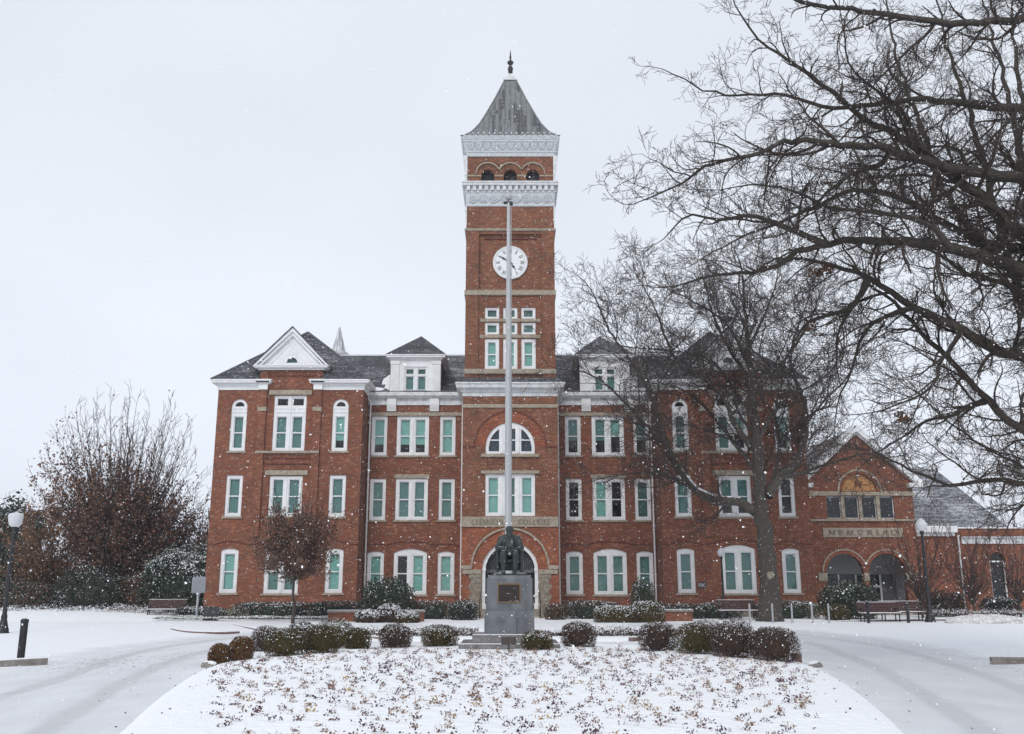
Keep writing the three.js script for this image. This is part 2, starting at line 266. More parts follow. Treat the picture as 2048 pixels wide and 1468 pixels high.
{
  // drive: thin trodden snow over asphalt, wheel ruts worn into it
  const X0 = -24, X1 = 24, Z0 = -46, Z1 = -2, W = 1536, H = 1408, sx = (X1 - X0) / W, sz = (Z1 - Z0) / H;
  const cover = (x, z) => {
    let d = Math.min(near(LANES[0], x, z), near(LANES[1], x, z));
    const cross = Math.max(Math.abs(z + 31) - 1.7, Math.abs(x) - 9);
    const e = fbm(x * 0.5, z * 0.5, 4, 3) * 1.2;
    return Math.max(1 - smooth(1.9, 3.1, d + e), 0.8 * (1 - smooth(0, 0.9, cross + e * .6)));
  };
  // coarse grid of the slow functions, read back bilinearly
  const CW = 192, CH = 176, cov = new Float32Array(CW * CH);
  for (let j = 0; j < CH; j++) for (let i = 0; i < CW; i++) cov[j * CW + i] = cover(X0 + (X1 - X0) * i / (CW - 1), Z0 + (Z1 - Z0) * j / (CH - 1));
  const CD = [384, 352], td = new Float32Array(CD[0] * CD[1]);
  for (let j = 0; j < CD[1]; j++) for (let i = 0; i < CD[0]; i++) { const x = X0 + (X1 - X0) * i / (CD[0] - 1), z = Z0 + (Z1 - Z0) * j / (CD[1] - 1); let d = 9; for (const t of trackPts) d = Math.min(d, near(t, x, z)); td[j * CD[0] + i] = Math.min(d, 2); }
  const bil = (a, w, h, u, v) => { const x = u * (w - 1), y = v * (h - 1), i = Math.min(w - 2, x | 0), j = Math.min(h - 2, y | 0), fx = x - i, fy = y - j; return lerp(lerp(a[j * w + i], a[j * w + i + 1], fx), lerp(a[(j + 1) * w + i], a[(j + 1) * w + i + 1], fx), fy); };
  const map = tex(W, H, (i, j) => {
    const u = (i + .5) / W, v = (j + .5) / H, x = X0 + (X1 - X0) * u, z = Z0 + (Z1 - Z0) * v;
    const c = bil(cov, CW, CH, u, v), d = bil(td, CD[0], CD[1], u, v), n = fbm(x * 1.3, z * 0.5, 1, 3), f = hash(i, j, 2), m = fbm(x * 5, z * 3, 9, 2);
    let k = lerp(0.84, 0.69 - 0.05 * smooth(2, 9, x) + n * 0.12, c);
    const rut = 1 - smooth(0.1, 0.3, d + n * 0.1 + m * .05), halo = 1 - smooth(0.22, 0.95, d + n * 0.35);
    k = lerp(k, 0.47 + m * 0.12, rut * (0.72 + n * 0.45)); k = lerp(k, 0.6, halo * 0.32 * c);
    if (f > 0.992 && c > 0.2) k *= 0.78;
    k *= 0.985 + 0.03 * hash(i, j, 7);
    // grit and gravel scraped up where the snow was kicked about beside the drive
    const gx = (x + 9.6) / 1.6, gz = (z + 24.3) / 2.6, g1 = Math.exp(-(gx * gx + gz * gz) * 1.2), hx = (x - 13.2) / 1.6, hz = (z + 23.6) / 3, g2 = Math.exp(-(hx * hx + hz * hz));
    if (hash(i >> 1, j >> 1, 11) < Math.max(g1, g2) * 0.2) k *= 0.6;
    return [k * 0.965, k * 0.985, k * 1.02];
  }, true, false);
  const nx = 240, nz = 220, pos = [], uv = [], idx = [];
  for (let j = 0; j <= nz; j++) for (let i = 0; i <= nx; i++) {
    const u = i / nx, v = j / nz, x = X0 + (X1 - X0) * u, z = Z0 + (Z1 - Z0) * v, c = bil(cov, CW, CH, u, v), d = bil(td, CD[0], CD[1], u, v);
    const edge = Math.min(smooth(X0, X0 + 2, x), smooth(X1, X1 - 2, x), smooth(Z0, Z0 + 2, z), 1);
    pos.push(x, groundH(x, z) + 0.01 + edge * (0.03 * (1 - c) - 0.022 * (1 - smooth(0.1, 0.4, d)) + N3(x * .8, z * .8, 3) * 0.012), z); uv.push(u, v);
  }
  for (let j = 0; j < nz; j++) for (let i = 0; i < nx; i++) { const a = j * (nx + 1) + i; idx.push(a, a + nx + 1, a + 1, a + 1, a + nx + 1, a + nx + 2); }
  const g = new THREE.BufferGeometry(); g.setAttribute('position', new THREE.Float32BufferAttribute(pos, 3)); g.setAttribute('uv', new THREE.Float32BufferAttribute(uv, 2)); g.setIndex(idx); g.computeVertexNormals();
  tag(put('drive', g, new THREE.MeshStandardMaterial({ map, roughness: 0.75 })), 'snow covered drive with grey wheel ruts curving past the planting', 'drive', null, 'structure');
}
const islandH = (x, z) => { const w = islandW(z), t = Math.abs(x) / w; return (0.2 + 0.05 * N3(x * 0.5, z * 0.5, 1)) * Math.pow(Math.max(0, 1 - Math.pow(t, 5)), 0.6) * smooth(-28.9, -28.2, z) + 0.012 * N3(x * 3, z * 3, 5); };
{
  const pos = [], uv = [], idx = [], nz = 180, nx = 90;
  for (let j = 0; j <= nz; j++) for (let i = 0; i <= nx; i++) { const z = lerp(-28.89, -4, j / nz), t = i / nx * 2 - 1, x = t * islandW(z); pos.push(x, islandH(x, z) + 0.02, z); uv.push(x / 3, z / 3); }
  for (let j = 0; j < nz; j++) for (let i = 0; i < nx; i++) { const a = j * (nx + 1) + i; idx.push(a, a + nx + 1, a + 1, a + 1, a + nx + 1, a + nx + 2); }
  const g = new THREE.BufferGeometry(); g.setAttribute('position', new THREE.Float32BufferAttribute(pos, 3)); g.setAttribute('uv', new THREE.Float32BufferAttribute(uv, 2)); g.setIndex(idx); g.computeVertexNormals();
  tag(put('flower_island', g, M.snow), 'rounded snowy island bed holding the frosted flowers', 'island', null, 'structure');
  // the far bed round the flagpole
  const p2 = [], u2 = [], i2 = [], n1 = 24, n2 = 48;
  for (let j = 0; j <= n1; j++) for (let i = 0; i <= n2; i++) { const r = j / n1, a = i / n2 * 2 * Math.PI, x = Math.cos(a) * 8 * r, z = -36.4 + Math.sin(a) * 3.6 * r; p2.push(x, groundH(x, z) + 0.02 + 0.13 * Math.pow(1 - Math.pow(r, 6), 0.6), z); u2.push(x / 3, z / 3); }
  for (let j = 0; j < n1; j++) for (let i = 0; i < n2; i++) { const a = j * (n2 + 1) + i; i2.push(a, a + 1, a + n2 + 1, a + 1, a + n2 + 2, a + n2 + 1); }
  const h = new THREE.BufferGeometry(); h.setAttribute('position', new THREE.Float32BufferAttribute(p2, 3)); h.setAttribute('uv', new THREE.Float32BufferAttribute(u2, 2)); h.setIndex(i2); h.computeVertexNormals();
  tag(put('shrub_island', h, M.snow), 'oval snowy bed round the flagpole behind the statue', 'island', null, 'structure');
}

// ------------------------------------------------------------------ windows
function sashRim(x0, x1, y0, y1, z, b = 0.045) { return [box(x0 - .01, x0 + b, y0 - .01, y1 + .01, z - 0.04, z), box(x1 - b, x1 + .01, y0 - .01, y1 + .01, z - 0.04, z), box(x0 + b, x1 - b, y0 - .01, y0 + b, z - 0.04, z), box(x0 + b, x1 - b, y1 - b, y1 + .01, z - 0.04, z)]; }
// lights: [{x0,x1,y0,y1, rail, blind, tone} | {poly, rail...}]
function windowAt(parent, o) {
  const { cx, w, y0, y1, z, rise = 0, lights, sill = true, glass = M.glass, frameMat = M.white } = o;
  const polys = lights.map(l => l.poly || [[l.x0, l.y0], [l.x1, l.y0], [l.x1, l.y1], [l.x0, l.y1]]);
  const frame = [slab(outline(cx, w, y0, y1, rise, 0.004), polys, z - 0.06, 0.12)];
  const win = put('window', frame, frameMat, parent);
  const sash = [];
  lights.forEach((l, k) => {
    const P = polys[k], xs = P.map(p => p[0]), ys = P.map(p => p[1]), X0 = Math.min(...xs), X1 = Math.max(...xs), Y0 = Math.min(...ys), Y1 = Math.max(...ys);
    if (!l.poly) sash.push(...sashRim(X0, X1, Y0, Y1, z - 0.11));
    const zz = z - 0.135;
    if (l.rail) {
      sash.push(box(X0 - .01, X1 + .01, l.rail - 0.03, l.rail + 0.03, z - 0.155, z - 0.105));
      if (!l.poly) {
        for (const [a, b, e] of [[Y0, l.rail, 0], [l.rail, Y1, 0.012]]) { const g = new THREE.PlaneGeometry(X1 - X0 + .012, b - a); g.translate((X0 + X1) / 2, (a + b) / 2, zz - .006 + e); put('pane', g, l.glass || glass, win); }
      } else put('pane', at(new THREE.ShapeGeometry(shapeOf(P)), 0, 0, zz), l.glass || glass, win);
    } else put('pane', at(new THREE.ShapeGeometry(shapeOf(P)), 0, 0, zz), l.glass || glass, win);
    if (l.blind) put('blind', box(X0 - 0.05, X1 + 0.05, lerp(Y1, Y0, l.blind) - (l.blind === 1 ? 0.05 : 0), Y1 + 0.05, z - 0.235, z - 0.225), l.tone || M.blindLight, win);
  });
  if (sash.length) put('sash', sash, frameMat, win);
  if (sill) put('sill', rbox(cx - w / 2 - 0.1, cx + w / 2 + 0.1, y0 - 0.11, y0 - 0.004, z - 0.1, z + 0.08, 0.015), o.sillMat || M.stone, win);
  return win;
}
const TONES = { L: [1, 'blindLight'], M: [1, 'blindMid'], G: [1, 'blindGrey'], P: [0.74, 'blindLight'], Q: [0.62, 'blindMid'], H: [0.5, 'blindLight'], D: [0, ''] };
const toneOf = c => ({ blind: TONES[c][0], tone: TONES[c][1] ? M[TONES[c][1]] : null });
function columns(cx, w, n, lw, mw) { const o = []; const t = n * lw + (n - 1) * mw; for (let i = 0; i < n; i++) { const x0 = cx - t / 2 + i * (lw + mw); o.push([x0, x0 + lw]); } return o; }
function sashWindow(parent, cx, w, y0, y1, z, code, rise = 0, extra = {}) {
  const n = code.length, lw = extra.lw || 0.6, mw = extra.mw || 0.28, b = y0 + (extra.edge || 0.15), t = y1 - rise * 0.9 - (extra.edge || 0.17);
  const lights = columns(cx, w, n, lw, mw).map(([x0, x1], i) => ({ x0, x1, y0: b, y1: t, rail: extra.noRail ? 0 : b + (t - b) * (extra.railAt || 0.5), ...toneOf(code[i]) }));
  const win = windowAt(parent, { cx, w, y0, y1, z, rise, lights, ...extra });
  if (n > 1) { const ml = []; const cs = columns(cx, w, n, lw, mw); for (let i = 0; i + 1 < n; i++) { const m = (cs[i][1] + cs[i + 1][0]) / 2; ml.push(rbox(m - 0.055, m + 0.055, y0 + 0.02, t + 0.06, z - 0.07, z - 0.025, 0.012)); } put('mullion', ml, M.white, win); }
  return win;
}

// ------------------------------------------------------------------ the college hall
const font = await new FontLoader().loadAsync('fonts/droid/droid_sans_regular.typeface.json');
const serif = await new FontLoader().loadAsync('fonts/droid/droid_serif_bold.typeface.json');
function lettering(txt, size, depth, width, f = font) { // centred at the origin, stretched to the given width
  const g = new TextGeometry(txt, { font: f, size, depth, curveSegments: 4, bevelEnabled: false }); g.computeBoundingBox(); const b = g.boundingBox; g.translate(-(b.min.x + b.max.x) / 2, -(b.min.y + b.max.y) / 2, 0);
  if (width) g.scale(width / (b.max.x - b.min.x), 1, 1); return clean(g);
}
const hall = thing('college_hall', 'long red brick college hall with tall clock tower and white cornices', 'building', [-0.1, 0, -52]);
const holesOf = list => list.map(([cx, w, y0, y1, r]) => outline(cx, w, y0, y1, r || 0));

// pavilion at each end
function pavilion(c, s, codes) { // c = centre x, s = +1 when the building's middle lies to the right
  const X = d => c + s * d, hw = 4.05;
  const f1 = [[X(-2.82), .95, 1.55, 3.87, .1], [X(0), 1.85, 1.52, 4.06, .22], [X(2.82), .95, 1.55, 3.87, .1]];
  const f2 = [[X(-2.82), .9, 5.58, 7.82], [X(0), 1.8, 5.58, 7.78], [X(2.82), .9, 5.58, 7.82]];
  const f3 = [[X(-2.82), .88, 9.15, 12.07, .44], [X(0), 1.8, 9.15, 12.27], [X(2.82), .88, 9.15, 12.07, .44]];
  const wall = put('wall', [slab([[c - hw, 0.7], [c + hw, 0.7], [c + hw, 12.7], [c - hw, 12.7]], holesOf([...f1, ...f2, ...f3]), 0, 0.35),
    box(c - hw, c - hw + 0.35, 0.7, 12.7, -14, -0.351), box(c + hw - 0.35, c + hw, 0.7, 12.7, -14, -0.351), box(c - hw + .351, c + hw - .351, 0.7, 12.7, -14, -13.65)], M.brick, hall);
  put('foundation', rbox(c - hw - 0.08, c + hw + 0.08, -0.3, 0.7, -14, 0.07, 0.02), M.stoneDark, hall);
  put('ceiling', box(c - hw + 0.3, c + hw - 0.3, 12.3, 12.5, -13.7, -0.36), M.plaster, hall);
  for (const q of [4.6, 8.5]) put('floor', box(c - hw + 0.36, c + hw - 0.36, q, q + 0.2, -13.6, -0.36), M.grey, hall);
  // windows
  [[f1, codes[0]], [f2, codes[1]]].forEach(([f, cd]) => f.forEach((q, i) => sashWindow(hall, q[0], q[1], q[2], q[3], 0, cd[s > 0 ? i : 2 - i], q[4] || 0)));
  f3.forEach((q, i) => {
    const cd = codes[2][s > 0 ? i : 2 - i];
    if (i === 1) {
      const cs = columns(q[0], q[1], 2, 0.58, 0.3);
      const lights = [...cs.map(([x0, x1], k) => ({ x0, x1, y0: 9.3, y1: 11.1, rail: 10.18, ...toneOf(cd[k]) })), ...cs.map(([x0, x1]) => ({ x0: x0 - .04, x1: x1 + .04, y0: 11.68, y1: 12.14, glass: M.glassDark }))];
      const win = windowAt(hall, { cx: q[0], w: q[1], y0: q[2], y1: q[3], z: 0, lights, sill: false });
      put('mullion', [rbox(q[0] - 0.055, q[0] + 0.055, 9.17, 12.25, -0.07, -0.025, 0.012), box(q[0] - 0.88, q[0] + .88, 11.3, 11.36, -0.065, -0.03), box(q[0] - 0.88, q[0] + .88, 11.52, 11.58, -0.065, -0.03)], M.white, win);
    } else {
      const lights = [{ x0: q[0] - 0.27, x1: q[0] + 0.27, y0: 9.3, y1: 11.1, rail: 10.18, ...toneOf(cd) }, { poly: [...arcPts(q[0], 11.66, 0.26, 0, Math.PI, 12)], glass: M.glassDark }];
      const win = windowAt(hall, { cx: q[0], w: q[1], y0: q[2], y1: q[3], z: 0, rise: q[4], lights });
      put('mullion', [box(q[0] - 0.42, q[0] + .42, 11.3, 11.35, -0.065, -0.03), box(q[0] - 0.42, q[0] + .42, 11.52, 11.57, -0.065, -0.03)], M.white, win);
    }
  });
  // pilasters, attic and stone trim
  for (const d of [-1.53, 1.53]) {
    put('pilaster', [box(X(d) - .22, X(d) + .22, 4.5, 12.55, 0.002, 0.14), box(X(d) - .22, X(d) + .22, 12.55, 13.66, 0.002, 0.1)], M.brick, hall);
    put('stone_block', rbox(X(d) - 0.25, X(d) + 0.25, 11.36, 11.6, 0, 0.18, 0.02), M.stone, hall);
  }
  put('attic', slab([[c - 1.75, 12.702], [c + 1.75, 12.702], [c + 1.75, 13.7], [c - 1.75, 13.7]], [], 0.02, 0.5), M.brick, hall);
  for (const [y, z0] of [[13.36, .015], [8.72, .002], [8.42, .002]]) put('brick_course', box(c - 1.3, c + 1.3, y, y + .06, z0, z0 + .05), M.brickTrim, hall);
  put('lintel', rbox(c - 1.2, c + 1.2, 12.3, 12.57, -0.02, 0.1, 0.02), M.stone, hall);
  put('lintel', rbox(c - 1.17, c + 1.17, 7.82, 8.08, -0.02, 0.08, 0.02), M.stone, hall);
  put('sill_band', rbox(c - 1.75, c + 1.75, 9.02, 9.146, -0.02, 0.17, 0.015), M.stone, hall);
  // drip course lifting over the ground floor windows
  const dp = []; for (let i = 0; i <= 80; i++) { const x = c - hw + 8.1 * i / 80; const b = f1.reduce((m, q) => Math.max(m, (q === f1[1] ? 0.24 : 0.15) * (1 - smooth(q[1] * 0.3, q[1] * 0.95, Math.abs(x - q[0])))), 0); dp.push([x, 4.1 + b, 0.012]); }
  put('drip_course', pipe(dp, 0.035, 6, 120), M.brickTrim, hall);
  // cornice in two runs either side of the attic, returning at the ends
  const prof = [[0.0, 12.58], [0.05, 12.585], [0.05, 12.8], [0.1, 12.82], [0.13, 12.88], [0.3, 12.93], [0.34, 12.95], [0.34, 13.02], [0.38, 13.05], [0.38, 13.13], [0.0, 13.135]];
  put('cornice', sweep(prof, c - hw, c - 1.42, -13.9, 0), M.white, hall); put('cornice', sweep(prof, c + 1.42, c + hw, -13.9, 0), M.white, hall);
  for (const d of [-1.53, 1.53]) put('cornice_block', [box(X(d) - 0.25, X(d) + 0.25, 12.58, 12.9, 0.03, 0.19), sweep([[0, 12.9], [.12, 12.95], [.12, 13.03], [.17, 13.06], [.17, 13.138], [0, 13.14]], X(d) - .25, X(d) + .25, 0.0, .22)], M.white, hall);
  // hipped roof with a ridge running back
  const e = 0.36, yE = 13.12, yR = 17.0, a = [c - hw - e, yE, e], b = [c + hw + e, yE, e], d = [c + hw + e, yE, -14.3], f = [c - hw - e, yE, -14.3], r0 = [c - .1, yR, -4], r1 = [c - .1, yR, -10];
  const zS = -.45, yS = yE + (e - zS) * (yR - yE) / (4 + e), L0 = [c - 1.78, yE, e], L1 = [c - 1.78, yS, zS], R0 = [c + 1.78, yE, e], R1 = [c + 1.78, yS, zS];
  const roof = put('roof', facet([[a, L0, L1, r0], [L1, R1, r0], [R0, b, r0, R1], [b, d, r1, r0], [d, f, r1], [f, a, r0, r1]]), M.slate, hall);
  put('ridge_cap', [beam(b, r0, 0.12, 0.1), beam(a, r0, 0.12, 0.1), beam(r0, r1, 0.12, 0.1), beam(d, r1, 0.12, 0.1)], M.lead, roof);
  // pediment
  const yb = 13.7, ap = 16.08, gh = 2.1;
  const ped = put('pediment', slab([[c - 1.75, yb + .14], [c + 1.75, yb + .14], [c, ap - 0.3]], [arcPts(c, yb + 0.42, 0.3, 0, Math.PI, 14)], 0.12, 0.1), M.white, hall);
  put('pane', at(new THREE.ShapeGeometry(shapeOf(arcPts(c, yb + 0.42, 0.3, 0, Math.PI, 14))), 0, 0, 0.07), M.glass, ped);
  put('blind', box(c - .35, c + .35, yb + .38, yb + .8, -.05, -.04), M.blindGrey, ped);
  put('arch_moulding', [band(c, yb + 0.42, 0.3, 0.37, 0, Math.PI, 0.17, 0.06), band(c, yb + 0.42, 0.5, 0.57, 0, Math.PI, 0.15, 0.05), band(c, yb + .42, .37, .5, 0, Math.PI, .135, .02)], M.white, ped);
  const rake = []; for (const q of [-1, 1]) for (const [o, w, z0, z1] of [[0.0, 0.16, .1, 0.42], [0.15, 0.16, .1, 0.3], [0.5, 0.04, .1, 0.15]]) {
    const A = [c + q * (gh + .06 - o * 1.5), yb + 0.16], B = [c, ap + 0.02 - o * 1.45], L = Math.hypot(B[0] - A[0], B[1] - A[1]), nx = (B[1] - A[1]) / L * q, ny = -(B[0] - A[0]) / L * q;
    rake.push(slab([A, B, [B[0], B[1] - w * 1.42], [A[0] - nx * w * 1.3, A[1]]], [], z1, z1 - z0));
  }
  put('raking_cornice', rake, M.white, ped);
  put('pediment_cornice', sweep([[0, yb], [.06, yb + .005], [.08, yb + .06], [.28, yb + .1], [.28, yb + .16], [.33, yb + .19], [.33, yb + .24], [0, yb + .245]], c - 1.78, c + 1.78, -1.4, 0.1), M.white, ped);
  const g0 = [c - gh - .1, yb + 0.17, 0.46], g1 = [c + gh + .1, yb + .17, .46], gp = [c, ap + 0.06, 0.46], hp = [c, ap + 0.06, -3.6], h0 = [c - gh - .1, yb + .17, -1.5], h1 = [c + gh + .1, yb + .17, -1.5];
  put('gable_roof', [facet([[g0, gp, hp, h0], [gp, g1, h1, hp]]), beam(g0, gp, .05, .05), beam(g1, gp, .05, .05)], M.slatePlain, ped);
  return { wall, roof };
}
pavilion(-12.25, 1, [['L', 'MM', 'L'], ['M', 'MM', 'M'], ['M', 'MM', 'P']]);
pavilion(12.25, -1, [['M', 'MM', 'M'], ['M', 'QQ', 'D'], ['M', 'MH', 'P']]);

// recessed range between pavilion and tower
function rangeWing(s, codes) {
  const z = -2, x0 = Math.min(s * 8.2, s * 2.58), x1 = Math.max(s * 8.2, s * 2.58), X = d => s * d;
  const f1 = [[X(7.5), .93, 1.47, 3.8, .1], [X(5.57), 1.85, 1.45, 3.94, .22], [X(3.58), .93, 1.47, 3.8, .1]];
  const f2 = [[X(7.5), .9, 5.53, 7.85], [X(5.58), 1.83, 5.53, 7.87], [X(3.6), .9, 5.53, 7.85]];
  const f3 = [[X(7.52), .9, 9.18, 11.46], [X(5.6), 1.85, 9.18, 11.46], [X(3.6), .9, 9.18, 11.46]];
  put('wall', slab([[x0, 0.7], [x1, 0.7], [x1, 12.45], [x0, 12.45]], holesOf([...f1, ...f2, ...f3]), z, 0.35), M.brick, hall);
  put('wall', box(x0, x1, 0.7, 12.45, -14, -13.65), M.brick, hall);
  put('foundation', rbox(x0, x1, -0.3, 0.7, -14, z + 0.07, 0.02), M.stoneDark, hall);
  put('ceiling', box(x0, x1, 12.2, 12.44, -13.6, z - .36), M.plaster, hall);
  for (const q of [4.6, 8.5]) put('floor', box(x0, x1, q, q + 0.2, -13.6, z - 0.36), M.grey, hall);
  [[f1, codes[0]], [f2, codes[1]], [f3, codes[2]]].forEach(([f, cd]) => f.forEach((q, i) => sashWindow(hall, q[0], q[1], q[2], q[3], z, cd[s < 0 ? i : 2 - i], q[4] || 0)));
  put('string_course', rbox(x0 + .005, x1 - .005, 11.47, 11.68, z - .02, z + 0.06, 0.015), M.stone, hall);
  put('lintel', rbox(X(5.58) - 1, X(5.58) + 1, 7.88, 8.1, z - .02, z + 0.05, 0.015), M.stone, hall);
  const dp = []; for (let i = 0; i <= 60; i++) { const x = lerp(x0 + .02, x1 - .02, i / 60); const b = f1.reduce((m, q) => Math.max(m, (q === f1[1] ? 0.24 : 0.12) * (1 - smooth(q[1] * 0.3, q[1] * 0.95, Math.abs(x - q[0])))), 0); dp.push([x, 4.08 + b, z + 0.012]); }
  put('drip_course', pipe(dp, 0.035, 6, 100), M.brickTrim, hall);
  // eaves: frieze board, gutter
  put('cornice', [box(x0, x1, 12.1, 12.5, z - .01, z + 0.06), box(x0, x1, 12.5, 12.58, z - .01, z + 0.26), rbox(x0, x1, 12.58, 12.82, z - 0.1, z + 0.36, 0.04)], M.whiteOld, hall);
  for (const d of [6.85, 4.38]) { const g = [rbox(X(d) - .27, X(d) + .27, 12.1, 12.48, z + .02, z + .2, .01)]; for (let k = 0; k < 5; k++) g.push(rbox(X(d) - 0.27, X(d) + 0.27, 11.73 + k * .075, 11.795 + k * .075, z, z + 0.12 + k * 0.018, 0.01)); put('eaves_bracket', g, M.white, hall); }
  // roof slopes front and back
  const ra = s * 12.3, rb = s * 0.5, p0 = [s * 8.6, 12.8, z + 0.34], p1 = [rb, 12.8, z + .34], q0 = [ra, 16.55, -8], q1 = [rb, 16.55, -8], b0 = [s * 8.6, 12.8, -14.2], b1 = [rb, 12.8, -14.2];
  const roof = put('roof', facet(s < 0 ? [[p0, p1, q1, q0], [q0, q1, b1, b0]] : [[p1, p0, q0, q1], [q1, q0, b0, b1]]), M.slate, hall);
  put('ridge_cap', [beam(q0, q1, 0.1, 0.1)], M.white, roof);
  // dormer
  const c = X(5.5), zf = z + 0.12, hw = 1.46;
  const dorm = put('dormer', [slab([[c - hw, 12.83], [c + hw, 12.83], [c + hw, 14.86], [c - hw, 14.86]], [outline(c, 1.36, 12.9, 14.36)], zf, 0.15), box(c - hw, c - hw + .1, 12.8, 14.86, zf - 4.4, zf - .151), box(c + hw - .1, c + hw, 12.8, 14.86, zf - 4.4, zf - .151)], M.white, hall);
  put('dormer_cheek', [box(c - hw - .02, c - hw - .002, 12.8, 14.86, zf - 4.4, zf - .05), box(c + hw + .002, c + hw + .02, 12.8, 14.86, zf - 4.4, zf - .05)], M.slatePlain, dorm);
  const cs = columns(c, 1.36, 2, 0.5, 0.2); const lights = [...cs.map(([a, b]) => ({ x0: a, x1: b, y0: 12.98, y1: 13.82, blind: 1, tone: M.blindMid })), ...cs.map(([a, b]) => ({ x0: a, x1: b, y0: 13.9, y1: 14.26, blind: 1, tone: M.blindGrey }))];
  windowAt(dorm, { cx: c, w: 1.36, y0: 12.9, y1: 14.36, z: zf, lights, sill: false }).children.forEach(k => { if (k.name === 'pane') k.material = M.glass; });
  for (const q of [-1, 1]) { const px = c + q * 1.2, g = [box(px - .25, px + .25, 12.84, 14.5, zf + .001, zf + .05), rbox(px - .28, px + .28, 14.5, 14.72, zf + .001, zf + .09, .01)]; for (let k = -2; k <= 2; k++) g.push(box(px + k * .09 - .025, px + k * .09 + .025, 12.95, 14.42, zf + .05, zf + .075)); put('dormer_pilaster', g, M.white, dorm); }
  put('dormer_cornice', sweep([[0, 14.74], [.06, 14.76], [.1, 14.84], [.26, 14.88], [.26, 14.96], [.3, 14.98], [.3, 15.05], [0, 15.06]], c - hw, c + hw, zf - 3.9, zf), M.white, dorm);
  const o = .31, A = [c - hw - o, 15.05, zf + o], B = [c + hw + o, 15.05, zf + o], C = [c + hw + o, 15.05, zf - 4.6], D = [c - hw - o, 15.05, zf - 4.6], T = [c - s * .1, 16.7, zf - 1.85], U = [c, 16.7, -8];
  put('dormer_roof', facet([[A, B, T], [B, C, U, T], [D, A, T, U]]), M.slatePlain, dorm);
  // rainwater pipes
  for (const [d, f] of [[8.06, -1], [2.74, 1]]) {
    const px = X(d); const p = put('downpipe', [pipe([[px - s * f * .22, 12.5, z + .3], [px - s * f * .1, 12.42, z + .3], [px, 12.2, z + .12], [px, 11.9, z + .1]], 0.05), bar([px, 0.5, z + .1], [px, 11.9, z + .1], 0.05)], M.white, hall);
    put('pipe_clip', [2.5, 5.2, 8.3, 11].map(y => box(px - .08, px + .08, y, y + .05, z + .001, z + .16)), M.white, p);
  }
  // snow drifted against the dormer and in the valleys
  const drift = (cx, along, sx, sy, th = .05) => { const g = new THREE.IcosahedronGeometry(1, 4), p = g.attributes.position; for (let i = 0; i < p.count; i++) { const x = p.getX(i), y = p.getY(i), w = p.getZ(i), k = 1 + 0.55 * N3(x * 1.7 + cx, y * 1.7, w); p.setXYZ(i, x * sx * k, y * sy * k, w * th * (1 - .5 * Math.abs(x))); } g.computeVertexNormals(); g.rotateX(-Math.PI / 2 + 0.57); const zz = z + .34 - along; g.translate(cx, 12.82 + (along) * 3.75 / 6.34, zz); return clean(g); };
  put('snow_drift', [drift(c - 1.72 * (s < 0 ? 1 : -1), 1.75, .36, 1.0), drift(c - 1.6 * (s < 0 ? 1 : -1), 1.0, .24, .8), drift(c - 2.35 * (s < 0 ? 1 : -1), 0.4, .5, .26)], M.snow, roof);
}
rangeWing(-1, [['L', 'DL', 'L'], ['M', 'MM', 'M'], ['P', 'PP', 'L']]);
rangeWing(1, [['M', 'MM', 'M'], ['D', 'LD', 'G'], ['Q', 'QH', 'Q']]);

